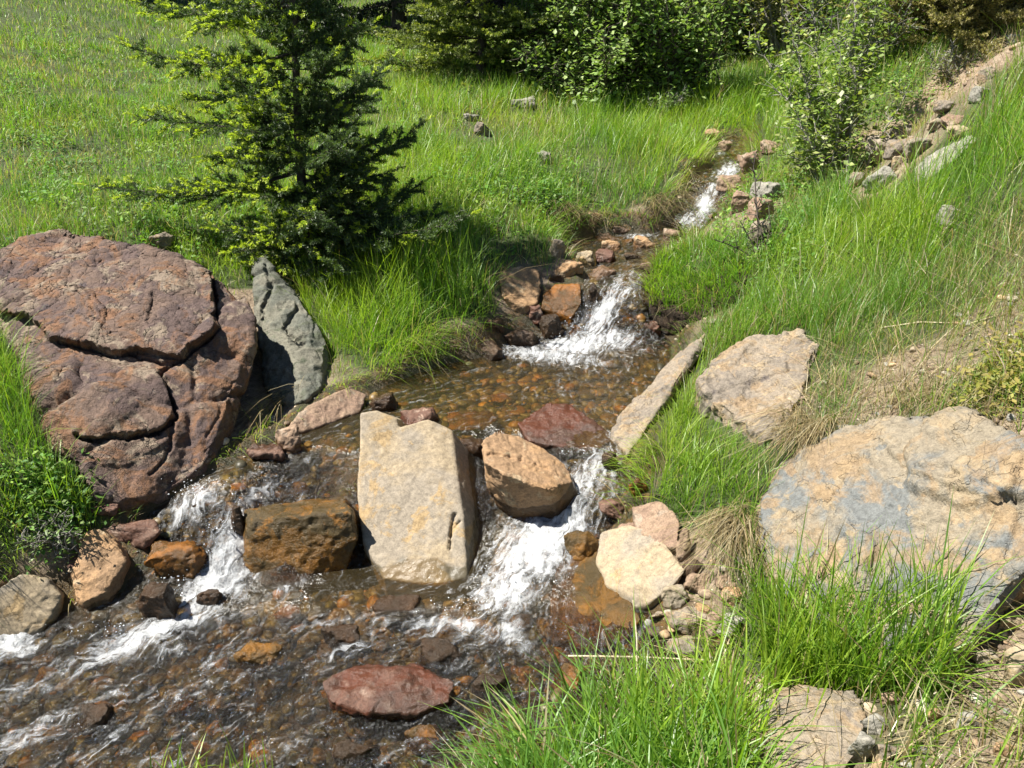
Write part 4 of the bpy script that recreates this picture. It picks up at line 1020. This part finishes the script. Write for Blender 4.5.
fringe([(720, 520), (735, 535), (745, 525)], 350, .2, (-.3, -.9))
fringe([(790, 415), (800, 440), (830, 425)], 260, .22, (-.6, -.8))
fringe([(640, 208), (660, 205), (690, 182)], 160, .25, (.3, -.9))
fringe([(560, 205), (575, 213), (610, 214)], 160, .13, (.2, -.9))
fringe([(890, 398), (940, 396), (990, 410)], 260, .10, (-.5, -.8), .05)
fringe([(255, 420), (285, 405), (300, 395)], 60, .25, (-.4, -.9))
# grass and hanging roots of the tussock
n = len(tb_.data.vertices); V = np.empty(n * 3, np.float32); tb_.data.vertices.foreach_get("co", V); V = V.reshape(-1, 3).astype(float) + np.array(tb_.location)
NN = np.empty(n * 3, np.float32); tb_.data.vertices.foreach_get("normal", NN); NN = NN.reshape(-1, 3)
up = np.where((NN[:, 2] > .45) & (V[:, 2] + tus.location.z > TH(V + np.array(tus.location)) - .01))[0]; i = rg.choice(up, 2600); P = V[i] + rg.normal(0, .008, (2600, 3)) * np.array([1, 1, 0])
az = np.arctan2(NN[i, 1], NN[i, 0]) + rg.normal(0, .8, 2600)
t1 = blades(P, az, rg.uniform(.06, .15, 2600), rg.uniform(.003, .006, 2600), np.abs(rg.normal(.2, .15, 2600)), np.abs(rg.normal(.5, .3, 2600)), grass_cols(P + np.array(tus.location), np.full(2600, .06), rg), 3, rg)
sdv = np.where((NN[:, 2] < .5) & (NN[:, 2] > -.1) & (V[:, 2] > np.percentile(V[:, 2], 35)))[0]; i = rg.choice(sdv, 700); P = V[i]
az = np.arctan2(NN[i, 1], NN[i, 0]) + rg.normal(0, .4, 700)
t2 = blades(P, az, rg.uniform(.06, .2, 700), rg.uniform(.002, .004, 700), rg.uniform(.15, .4, 700), rg.uniform(1.1, 1.7, 700), STRAW[rg.integers(0, 4, 700)] * rg.uniform(.3, .85, (700, 1)), 4, rg)
Vt, Ft, Ct = join([t1, t2])
link("foliage", np_mesh("foliage", Vt, Ft, col=Ct), M_GRASS, parent=tus)
V, F, C = join([d1] + hang)
tag(link("dry_grass", np_mesh("dry_grass", V, F, col=C), foliage_mat("dry straw", .25, .03)), "dead straw and roots on bare earth and undercut banks", kind="stuff")

# low broad-leaved weeds
def leaves_mesh(P, nrm_up, size, cols, rg, aspect=.5, droop=0.2):
    """one folded leaf per point: 2 quads of 6 vertices"""
    n = len(P); az = rg.uniform(0, 6.283, n); el = rg.normal(droop, .45, n)
    d = np.stack([np.cos(az) * np.cos(el), np.sin(az) * np.cos(el), np.sin(el)], 1)
    s = np.stack([-np.sin(az), np.cos(az), rg.normal(0, .4, n)], 1); s /= np.linalg.norm(s, axis=1, keepdims=True)
    up = np.cross(d, s)
    sz = size[:, None]; wv = s * sz * aspect * .5; f = up * sz * .06
    mid = P + d * sz * .5
    V = np.stack([P, mid - wv + f, P + d * sz, mid + wv + f], 1).reshape(-1, 3)
    b = (np.arange(n) * 4)[:, None]
    return V, b + np.array([[0, 1, 2]]), b + np.array([[0, 2, 3]]), np.repeat(cols, 4, 0)
rg = np.random.default_rng(77)
zones = [((30, 330), 60, 40), ((60, 510), 40, 40), ((150, 215), 130, 40), ((60, 200), 80, 50), ((230, 200), 90, 60), ((440, 210), 60, 40), ((250, 245), 70, 30), ((500, 215), 50, 40), ((350, 240), 60, 40), ((1005, 385), 40, 30), ((840, 95), 60, 50), ((760, 260), 50, 50), ((740, 190), 40, 40), ((660, 125), 60, 25), ((690, 100), 40, 20), ((900, 90), 60, 30), ((420, 90), 100, 40), ((150, 110), 160, 60), ((60, 60), 80, 40), ((220, 60), 100, 40), ((80, 130), 90, 50), ((330, 130), 80, 50), ((420, 150), 70, 50), ((180, 170), 110, 40), ((540, 180), 50, 30), ((480, 190), 50, 30), ((30, 110), 60, 60), ((380, 60), 60, 30), ((790, 210), 50, 40), ((760, 235), 60, 40)]
LP, LS, LC = [], [], []
for (cu, cvv), su, sv_ in zones:
    c0 = hit(cu, cvv); dd = (c0 - CAM) @ FWD
    for _ in range(40):
        h = hit(cu + rg.normal(0, su * .6), cvv + rg.normal(0, sv_ * .6))
        if TS(h[None])[0] < .08 or on_rock(h[None])[0]: continue
        m = rg.integers(12, 40); H = rg.uniform(.04, .17)
        p = h + rg.normal(0, 1, (m, 3)) * np.array([.05, .05, 0]); p[:, 2] = TH(p) + rg.uniform(.01, H, m)
        col = np.array([(.13, .28, .04), (.17, .33, .05), (.24, .36, .055), (.10, .21, .05), (.19, .27, .09)])[rg.integers(0, 5)]
        if cu > 850 and 330 < cvv < 420: col = np.array([(.30, .30, .06), (.30, .25, .07), (.22, .25, .05)])[rg.integers(0, 3)]
        LP.append(p); LS.append(rg.uniform(.012, .034, m) * (1 + .05 * dd)); LC.append(col * rg.uniform(.75, 1.25, (m, 1)))
LP = np.concatenate(LP); hr = hides_rock(LP, np.zeros(len(LP))); LP = LP[~hr]
v, a, b, c = leaves_mesh(LP, None, np.concatenate(LS)[~hr], np.concatenate(LC)[~hr], rg, .5)
tag(link("weeds", np_mesh("weeds", v, [a, b], col=c, smooth=False), foliage_mat("weed leaves", .4, .02, .6)), "low broad leaved weeds mixed into the grass of the banks", kind="stuff")

# ------------------------------------------------------------------ trees and shrubs
def tubes(lines, sides=6):
    """lines: list of (points (k,3), radii (k,)) joined into one wood mesh"""
    V, F = [], []; o = 0
    for pts, rad in lines:
        pts = np.asarray(pts, float); k = len(pts)
        tg = np.gradient(pts, axis=0); tg /= np.linalg.norm(tg, axis=1, keepdims=True) + 1e-9
        ref = np.array([0.3, 0.9, 0.1]) if abs(tg[0, 2]) > .8 else np.array([0, 0, 1.0])
        a = np.cross(tg, ref); a /= np.linalg.norm(a, axis=1, keepdims=True) + 1e-9; b = np.cross(tg, a)
        an = np.arange(sides) * 2 * math.pi / sides
        ring = pts[:, None] + (a[:, None] * np.cos(an)[None, :, None] + b[:, None] * np.sin(an)[None, :, None]) * np.asarray(rad)[:, None, None]
        V.append(ring.reshape(-1, 3))
        i = np.arange(k - 1)[:, None] * sides; j = np.arange(sides)[None]; j2 = (j + 1) % sides
        F.append(np.stack([i + j, i + j2, i + sides + j2, i + sides + j], -1).reshape(-1, 4) + o); o += k * sides
    return np.concatenate(V), np.concatenate(F)
def needles(segs, per_m, ln, wd, cols_dark, col_new, rg):
    """segs: array rows p0(3) p1(3) newness; thin three-cornered needles set all round each twig"""
    S = np.asarray(segs); p0, p1, nw = S[:, :3], S[:, 3:6], S[:, 6]
    le = np.linalg.norm(p1 - p0, axis=1); cnt = np.maximum((le * per_m).astype(int), 1)
    i = np.repeat(np.arange(len(S)), cnt); n = len(i); t = rg.random(n)[:, None]
    P = p0[i] * (1 - t) + p1[i] * t
    ax = (p1 - p0)[i] / (le[i][:, None] + 1e-9)
    r = rg.normal(size=(n, 3)); r -= ax * (r * ax).sum(1, keepdims=True); r /= np.linalg.norm(r, axis=1, keepdims=True) + 1e-9
    d = ax * (rg.uniform(.4, 1.0, (n, 1)) + nw[i][:, None] * .9) + r; d /= np.linalg.norm(d, axis=1, keepdims=True)
    s = np.cross(d, rg.normal(size=(n, 3))); s /= np.linalg.norm(s, axis=1, keepdims=True) + 1e-9
    L = ln * rg.uniform(.6, 1.25, (n, 1)); W = wd * .5
    V = np.stack([P - s * W * .6, P + s * W * .6, P + d * L * .6 + s * W, P + d * L, P + d * L * .6 - s * W], 1).reshape(-1, 3)
    b = (np.arange(n) * 5)[:, None]
    cd = np.asarray(cols_dark); c = cd[rg.integers(0, len(cd), n)] * rg.uniform(.7, 1.3, (n, 1))
    nn = nw[i][:, None]; c = c * (1 - nn) + np.asarray(col_new) * rg.uniform(.75, 1.2, (n, 1)) * nn
    return np_mesh("needles", V, [b + np.array([[0, 1, 2, 4]]), b + np.array([[4, 2, 3]])], col=np.repeat(c, 5, 0), smooth=False)
def conifer(name, label, base, H, blen, seed, mat_bark, mat_need, whorl=.22, per=5, start=.12, explicit=(), twig_gap=.055, twig_len=.24, per_m=420, nl=.018, nw=.0032, dark=((.03, .055, .02),), new=(.30, .40, .03), newlen=.05, newp=.5, droop=.15, r0=.045, group=None, elrange=(-.1, .45), sidebias=None, twigz=(-.35, .25), wood=1.0, sun_side_tips=False):
    rg = np.random.default_rng(seed); base = np.asarray(base, float)
    root = empty(name, tuple(base), label, "tree", group)
    lean = rg.normal(0, .015, 2)
    def trunk(h): return np.array([lean[0] * h + .02 * math.sin(h * 3 + seed), lean[1] * h, h])
    hs = np.linspace(-.12, H, 14)
    lines = [(np.array([trunk(h) for h in hs]), r0 * (1 - np.clip(hs, 0, H) / H) ** .85 + .004)]
    segs = []
    def branch(p0, tip, bl):
        k = max(int(bl / .07), 4); t = np.linspace(0, 1, k)[:, None]
        mid = (p0 + tip) / 2 + np.array([0, 0, -droop * bl * .5 + .0])
        pts = (1 - t) ** 2 * p0 + 2 * t * (1 - t) * mid + t * t * tip + np.cumsum(rg.normal(0, .006, (k, 3)), 0)
        lines.append((pts, np.linspace((.010 * (bl / .8) ** .7 + .002) * wood, .0018, k)))
        ax = np.gradient(pts, axis=0); ax /= np.linalg.norm(ax, axis=1, keepdims=True)
        cum = np.linspace(0, bl, k)
        for i in range(k - 1):
            if cum[i] > .12 * bl: segs.append([*pts[i], *pts[i + 1], 0])
        g = .14 * bl; sgn = 1
        while g < bl * .97:
            i = min(int(g / bl * (k - 1)), k - 2); f = g / bl * (k - 1) - i
            q = pts[i] * (1 - f) + pts[i + 1] * f; a = ax[i]
            sd_ = np.cross(a, [0, 0, 1.0]); sd_ /= np.linalg.norm(sd_) + 1e-9
            tl = (twig_len * (1 - g / bl) ** .6 * min(1, .35 + g / (.3 * bl)) + .035) * rg.uniform(.7, 1.25)
            dr = a * rg.uniform(.5, .9) + sd_ * sgn * rg.uniform(.6, 1) + np.array([0, 0, rg.uniform(*twigz)])
            dr /= np.linalg.norm(dr); e = q + dr * tl
            pn = newp * (1.7 if ax[0][0] < -.3 else .35) if sun_side_tips else newp  # more bright new-growth tips toward the sun, sunlight put into needle colour
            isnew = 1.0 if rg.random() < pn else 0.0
            nl_ = min(newlen, tl * .5)
            m = e - dr * nl_
            segs.append([*q, *m, 0]); segs.append([*m, *e, isnew])
            lines.append((np.array([q, e]), np.array([.0028, .0012])))
            if tl > .1:
                for sg2 in (-1, 1):
                    for ff in (.35, .6, .8):
                        if rg.random() < .7:
                            q2 = q + dr * tl * ff; s2 = np.cross(dr, [0, 0, 1.0]) * sg2
                            d2 = dr * .7 + s2 * .7 + rg.normal(0, .15, 3); d2 /= np.linalg.norm(d2); e2 = q2 + d2 * tl * .38 * (1.2 - ff)
                            segs.append([*q2, *((q2 + e2) / 2), 0]); segs.append([*((q2 + e2) / 2), *e2, isnew])
            sgn = -sgn; g += twig_gap * rg.uniform(.7, 1.3)
        e = pts[-1] + ax[-1] * newlen
        segs.append([*pts[-1], *e, 1.0 if rg.random() < newp + .3 else 0])
    h = start
    while h < H * .97:
        n = per + rg.integers(-1, 2); a0 = rg.uniform(0, 6.28)
        for j in range(n):
            az = a0 + j * 6.283 / n + rg.normal(0, .25)
            bl = blen * (1 - h / H) ** .75 * (rg.uniform(.3, 1.25) if sun_side_tips else rg.uniform(.5, 1.15)) + .06
            if sidebias: bl *= sidebias(az, h)
            if bl < .08: continue
            f = h / H; el = elrange[0] + (elrange[1] - elrange[0]) * f + rg.normal(0, .1)
            p0 = trunk(h + rg.normal(0, .03)); tip = p0 + np.array([math.cos(az) * math.cos(el), math.sin(az) * math.cos(el), math.sin(el)]) * bl
            branch(p0, tip, bl)
        h += whorl * rg.uniform(.85, 1.15)
    for hh, tip in explicit:
        p0 = trunk(hh); tp = np.asarray(tip) - base; branch(p0, tp, np.linalg.norm(tp - p0))
    V, F = tubes(lines)
    link("trunk", np_mesh("trunk", V, [F]), mat_bark, parent=root)
    link("crown", needles(segs, per_m, nl, nw, dark, new, rg), mat_need, parent=root)
    return root
M_BARK = bark_mat("dark conifer bark", (.045, .035, .028), (.10, .08, .06))
M_BIRCH = bark_mat("grey sapling bark", (.16, .15, .13), (.30, .28, .25), 40)
M_NEED = foliage_mat("spruce needles", .42, .03, .5)
b0 = hit(312, 266); dsp = (b0 - CAM) @ FWD
def tipat(u, v, dd=0): return at_depth(u, v, dsp + dd)
conifer("young_spruce", "young dark spruce with yellow green tips behind the purple boulder", b0, 2.6, .66, 3, M_BARK, M_NEED, whorl=.20, per=5, start=.10, sun_side_tips=True, sidebias=lambda az, h: (1.5 if h < .9 and math.cos(az) > .2 else 1.0 + .35 * math.sin(5 * az + h * 7)), twig_gap=.030, per_m=640, nl=.023, nw=.0048, r0=.034, twig_len=.26, elrange=(.12, 1.0), droop=.28, twigz=(-.75, .75), wood=.6, newlen=.075,
        dark=((.065, .11, .04), (.085, .135, .045), (.10, .15, .05)), new=(.50, .60, .07), newp=.42,
        explicit=[(.25, tipat(300, 245, -.5)), (.3, tipat(385, 205, -.4)), (.35, tipat(420, 225, -.3)), (.4, tipat(360, 200, -.5)), (.28, tipat(270, 225, -.5)), (.55, tipat(350, 150, -.4)), (.7, tipat(290, 160, -.6)), (.3, tipat(410, 250, 0)), (.8, tipat(345, 110, -.5)), (1.0, tipat(300, 90, -.7)), (.7, tipat(240, 165, -.5)), (1.2, tipat(250, 60, -.5)), (.62, tipat(95, 184, -.25)), (.62, tipat(150, 196, -.1)), (.95, tipat(130, 117, -.3)), (1.3, tipat(118, 50, -.3)), (1.15, tipat(190, 95, -.2)), (1.6, tipat(140, 4, -.4)), (1.6, tipat(200, 20, -.5)), (.8, tipat(205, 160, -.3)),
                  (.95, tipat(380, 72, -.2)), (.55, tipat(428, 116, -.1)), (.4, tipat(452, 208, -.1)), (.35, tipat(400, 232, -.3)), (.6, tipat(395, 175, -.3)), (.3, tipat(440, 245, .1)), (.3, tipat(350, 235, -.5)), (.3, tipat(220, 230, -.4)), (1.3, tipat(375, 25, -.3)), (1.2, tipat(330, 60, -.7)), (.5, tipat(260, 200, -.6)), (.5, tipat(330, 190, -.6)), (.9, tipat(240, 130, -.6))])
BGD = ((.17, .215, .055), (.22, .26, .07), (.13, .175, .05))
CG_ = "conifers along the back of the meadow"
M_NEED2 = foliage_mat("conifer needles", .4, .03, .5)
c1 = hit(505, 70); c1 = np.array([-.35, 10.3, TH(-.35, 10.3)])
conifer("conifer", "olive green conifer with low sweeping boughs beside the leafy bush", c1, 2.7, 1.55, 11, M_BARK, M_NEED2, whorl=.2, per=9, start=.04, twig_gap=.075, twig_len=.5, per_m=300, nl=.034, nw=.011, dark=BGD, new=(.36, .40, .08), newp=.6, newlen=.09, droop=.0, r0=.06, elrange=(.0, .7), twigz=(-.3, .5), wood=.7)
def tree_at(x, y): return np.array([x, y, TH(x, y)])
DK = ((.02, .035, .015), (.03, .045, .018))
for i, (x, y, H, bl, lab) in enumerate([(-1.9, 14.9, 7, 2.0, "dark conifer at the meadow's top edge left of the olive conifer"), (-3.9, 15.8, 8, 2.2, "dark conifer at the top edge above the young spruce"), (-8.5, 18.5, 9, 2.3, "dark conifer at the meadow's top left edge"),
                                      (-.3, 15.2, 8, 2.2, "tall dark conifer close behind the olive conifer"), (2.6, 13.2, 8, 2.0, "dark conifer behind the leafy bush"), (4.2, 14.0, 8, 2.2, "dark conifer behind the sapling"), (-12.5, 19, 9, 2.4, "dark conifer beyond the far left meadow"), (7.0, 14.5, 8, 2.2, "dark conifer above the brownish juniper")]):
    conifer("conifer", lab, tree_at(x, y), H, bl, 30 + i, M_BARK, M_NEED2, whorl=.42, per=7, start=.1, twig_gap=.2, twig_len=.7, per_m=90, nl=.07, nw=.02, dark=DK, new=(.06, .09, .025), newp=.3, newlen=.15, droop=.1, r0=.14, group=CG_, elrange=(-.15, .3))
# dead-looking juniper on the dirt slope
def shrub(name, label, base, stems, seed, mat_wood, mat_leaf, leaf_cols, leaf=.03, aspect=.55, n_leaf=6, r=.012, sub=4, subl=.35, cat="bush", droop=.1, group=None, gap=.09, t0=.25):
    """stems: list of tip offsets from the base; side shoots carry single leaves"""
    rg = np.random.default_rng(seed); base = np.asarray(base, float); root = empty(name, tuple(base), label, cat, group)
    lines, LPt = [], []
    for tip in stems:
        tip = np.asarray(tip, float); bl = np.linalg.norm(tip); k = max(int(bl / .1), 5); t = np.linspace(0, 1, k)[:, None]
        st = rg.normal(0, .05, 3) * np.array([1, 1, 0]); st[2] = -.08
        mid = tip * .5 + np.array([0, 0, .12 * bl]) * .6 + rg.normal(0, .05 * bl, 3)
        pts = (1 - t) ** 2 * st + 2 * t * (1 - t) * mid + t * t * tip + np.cumsum(rg.normal(0, .008, (k, 3)), 0)
        lines.append((pts, np.linspace(r * (bl) ** .5, .003, k)))
        ax = np.gradient(pts, axis=0); ax /= np.linalg.norm(ax, axis=1, keepdims=True)
        g = t0 * bl
        while g < bl:
            i = min(int(g / bl * (k - 1)), k - 2); q = pts[i] + (pts[i + 1] - pts[i]) * (g / bl * (k - 1) - i)
            for _ in range(sub):
                d = ax[i] * rg.uniform(.2, .9) + rg.normal(0, .6, 3) + np.array([0, 0, .15]); d /= np.linalg.norm(d)
                sl_ = subl * rg.uniform(.4, 1.1) * (1.1 - .6 * g / bl); e = q + d * sl_ + np.array([0, 0, -.05 * sl_])
                lines.append((np.array([q, (q + e) / 2 + rg.normal(0, .012, 3), e]), np.array([.0045, .003, .0015]) * (r / .012) ** .5))
                m = max(int(n_leaf * sl_ / subl), 2); tt = rg.uniform(.2, 1.05, m)[:, None]
                LPt.append(q + (e - q) * tt + rg.normal(0, leaf * .7, (m, 3)))
            g += gap * rg.uniform(.7, 1.3)
    V, F = tubes(lines, 5); link("trunk", np_mesh("stems", V, [F]), mat_wood, parent=root)
    P = np.concatenate(LPt); n = len(P); lc = np.asarray(leaf_cols)
    cols = lc[rg.integers(0, len(lc), n)] * rg.uniform(.7, 1.3, (n, 1))
    v, a, b, c = leaves_mesh(P, None, leaf * rg.uniform(.6, 1.3, n), cols, rg, aspect, -.1 if droop else .2)
    link("crown", np_mesh("leaves", v, [a, b], col=c, smooth=False), mat_leaf, parent=root)
    return root
def fan(n, rad, h0, h1, seed, flat=1.0):
    rg = np.random.default_rng(seed); r = []
    for i in range(n):
        a = rg.uniform(0, 6.283); q = rad * math.sqrt(rg.random())
        r.append((q * math.cos(a), q * math.sin(a) * flat, rg.uniform(h0, h1) * (1 - .45 * (q / rad) ** 2)))
    return r
M_LEAF = foliage_mat("bush leaves", .42, .035, .5)
LB = ((.20, .31, .08), (.25, .36, .09), (.16, .25, .065), (.33, .43, .14))
BG_ = "bushes at the head of the stream"
shrub("leafy_bush", "dense dark green leafy bush at the head of the meadow", hit(612, 118) + np.array([0, .55, 0]), fan(24, .95, .9, 2.1, 1), 1, M_BARK, M_LEAF, LB, .062, .65, 13, .02, 6, .42, group=BG_, gap=.12, t0=.08)
shrub("leafy_bush", "right half of the leafy thicket standing by the far pool", hit(690, 116) + np.array([0, .5, 0]), fan(18, .7, .9, 2.0, 2), 2, M_BARK, M_LEAF, LB, .062, .65, 13, .02, 6, .42, group=BG_, gap=.12, t0=.08)
shrub("leafy_bush", "smaller leafy bush touching the olive conifer", hit(556, 100) + np.array([0, .4, 0]), fan(14, .6, .7, 1.5, 3), 3, M_BARK, M_LEAF, LB, .062, .65, 13, .018, 6, .4, group=BG_, gap=.12, t0=.08)
shrub("leafy_bush", "yellowish bush behind the sapling with bare twigs", hit(800, 62) + np.array([0, .6, 0]), fan(16, .9, .9, 2.2, 4), 4, M_BIRCH, M_LEAF, ((.25, .26, .07), (.18, .21, .05), (.30, .28, .10)), .05, .6, 14, .016, 4, .4, group=BG_, gap=.14)
shrub("leafy_bush", "bright green shrub on the slope right of the sapling", hit(884, 84) + np.array([0, .5, 0]), fan(16, .6, .5, 1.1, 5), 5, M_BIRCH, M_LEAF, ((.12, .22, .03), (.16, .25, .04), (.09, .17, .03)), .04, .6, 9, .012, 4, .3, group=BG_, gap=.1, t0=.1)
shrub("leafy_bush", "low green shrub above the sapling's right branches", tree_at(4.9, 9.6), fan(14, .8, .6, 1.4, 6), 6, M_BIRCH, M_LEAF, ((.08, .15, .03), (.11, .18, .04)), .045, .6, 9, .012, 4, .3, group=BG_, gap=.1, t0=.1)
shrub("leafy_bush", "small round shrub below the juniper on the dirt slope", hit(952, 74), fan(9, .28, .12, .3, 7), 7, M_BIRCH, M_LEAF, ((.12, .15, .035), (.15, .18, .05)), .028, .6, 8, .008, 4, .14, group=BG_, gap=.06, t0=.1)
cq = hit(738, 72) + np.array([0, .8, 0])
conifer("conifer", "small dark conifer filling the gap between leafy thicket and sapling", cq, 2.6, .95, 41, M_BARK, M_NEED2, whorl=.2, per=8, start=.05, twig_gap=.08, twig_len=.4, per_m=260, nl=.034, nw=.011, dark=((.06, .09, .03), (.08, .115, .035)), new=(.15, .2, .05), newp=.3, newlen=.08, droop=.1, r0=.05, group=CG_, elrange=(-.05, .5), twigz=(-.3, .5), wood=.7)
jb = hit(960, 58)
conifer("juniper", "brownish yellow juniper sprawling above the bare dirt slope", jb + np.array([.15, .5, 0]), 1.6, 1.05, 21, M_BARK, foliage_mat("juniper needles", .4, .02), whorl=.11, per=9, start=.05, twig_gap=.06, twig_len=.3, per_m=330, nl=.026, nw=.009, twigz=(.0, .8), wood=.6, dark=((.27, .245, .10), (.21, .205, .085), (.33, .28, .12)), new=(.40, .36, .16), newp=.5, newlen=.07, droop=-.1, r0=.04, elrange=(.1, .9))
conifer("juniper", "second brownish juniper at the top right corner", jb + np.array([1.15, .9, .15]), 1.8, 1.0, 22, M_BARK, bpy.data.materials["juniper needles"], whorl=.11, per=9, start=.05, twig_gap=.06, twig_len=.3, per_m=330, nl=.026, nw=.009, twigz=(.0, .8), wood=.6, dark=((.24, .22, .09), (.18, .18, .075), (.29, .25, .10)), new=(.36, .32, .14), newp=.5, newlen=.07, droop=-.1, r0=.04, elrange=(.1, .9))
# slender sapling
sb = hit(838, 192); ds = (sb - CAM) @ FWD
tips = [(876, 20, 0), (868, -70, .1), (850, 0, -.1), (812, -20, .1), (795, 40, -.1), (775, 85, .15), (905, 92, .0), (800, 120, -.15), (780, 150, .1), (890, -10, .2), (835, 60, -.2), (785, 10, .2), (760, 40, .3)]
shrub("sapling", "slender grey stemmed sapling with sparse small leaves on the right bank", sb, [at_depth(u, v, ds + o) - sb for u, v, o in tips], 9, M_BIRCH, M_LEAF, ((.21, .30, .06), (.26, .34, .08), (.16, .24, .05), (.33, .37, .12)), .042, .75, 13, .0075, 3, .26, cat="tree", gap=.06, t0=.2)
sb2 = hit(762, 258)
shrub("twiggy_shrub", "thin bare twigged shrub beside the pink rocks", sb2, [at_depth(u, v, (sb2 - CAM) @ FWD + o) - sb2 for u, v, o in [(758, 195, 0), (775, 205, .1), (735, 225, 0), (752, 150, .1), (720, 238, -.05), (785, 225, 0)]], 10, M_BARK, M_LEAF, ((.09, .13, .035), (.14, .16, .05)), .022, .7, 3, .008, 2, .14, cat="bush", gap=.08, t0=.3)
for lab, (u, v), n, rd_, hh, sd_ in [("bright fern like weed by the left foreground grass", (60, 545), 10, .14, .22, 14), ("leafy weed with pale leaves at the foot of the dark bush", (668, 118), 9, .22, .38, 15), ("small bright sprig growing on the wet ledge", (318, 494), 5, .05, .06, 16), ("tuft of weed on the cream slab's left edge", (352, 500), 6, .05, .11, 17), ("small dark leaved weed clump beside the spruce's foot", (350, 262), 8, .16, .22, 18)]:
    shrub("weed", lab, hit(u, v), fan(n, rd_, hh * .6, hh, sd_), sd_, M_BIRCH, M_LEAF, ((.12, .21, .04), (.16, .24, .06)), .022 if hh < .3 else .05, .4, 6, .004, 3, hh * .5, cat="plant", gap=.04, t0=.15)

# ------------------------------------------------------------------ lone dry stalks
M_STALK = bark_mat("pale dry stalk", (.45, .37, .24), (.60, .52, .38), 60)
def stalk(label, pts, r=.004):
    P = np.array([at_depth(u, v, d) if d else hit(u, v) + np.array([0, 0, .01]) for u, v, d in pts])
    t = np.linspace(0, len(P) - 1, len(P) * 5); i = t.astype(int).clip(0, len(P) - 2); f = (t - i)[:, None]; f = f * f * (3 - 2 * f) * .4 + f * .6
    C = P[i] * (1 - f) + P[i + 1] * f
    V, F = tubes([(C - C[0], np.linspace(r, r * .5, len(C)))])
    tag(link("dry_stalk", np_mesh("dry_stalk", V, [F]), M_STALK, loc=tuple(C[0])), label, "stalk", "dry stalks on the near right bank")
dz = depth_z(636, 660, .1)
stalk("upright pale dry stalk rising in front of the cream block", [(630, 735, dz - .1), (637, 690, dz - .02), (637, 640, dz), (633, 600, dz + .06)], .0045)
stalk("long level dry stalk crossing the upright one above near grass", [(568, 656, dz + .05), (640, 657, dz + .02), (720, 661, dz), (790, 664, dz), (812, 672, dz)], .004)
stalk("dry stalk slanting down onto the dusty tan slab", [(745, 664, dz), (790, 672, dz - .05), (815, 690, dz - .1), (836, 706, dz - .12)], .005)
stalk("lower thin dry stalk lying along the dusty slab's top", [(742, 694, dz - .1), (790, 695, dz - .12), (835, 700, dz - .14), (870, 712, dz - .16)], .004)
stalk("thick short dry stalk leaning on the huge ochre boulder's right", [(958, 668, 0), (972, 652, 0), (984, 636, 0)], .008)
stalk("thin bent straw arching over the upper right bank", [(970, 338, 0), (955, 320, 3.78), (935, 285, 3.9), (915, 260, 4.05)], .004)
stalk("long pale straw lying across the weeds of the right bank", [(880, 330, 0), (920, 324, 0), (968, 326, 0), (995, 318, 0)], .004)
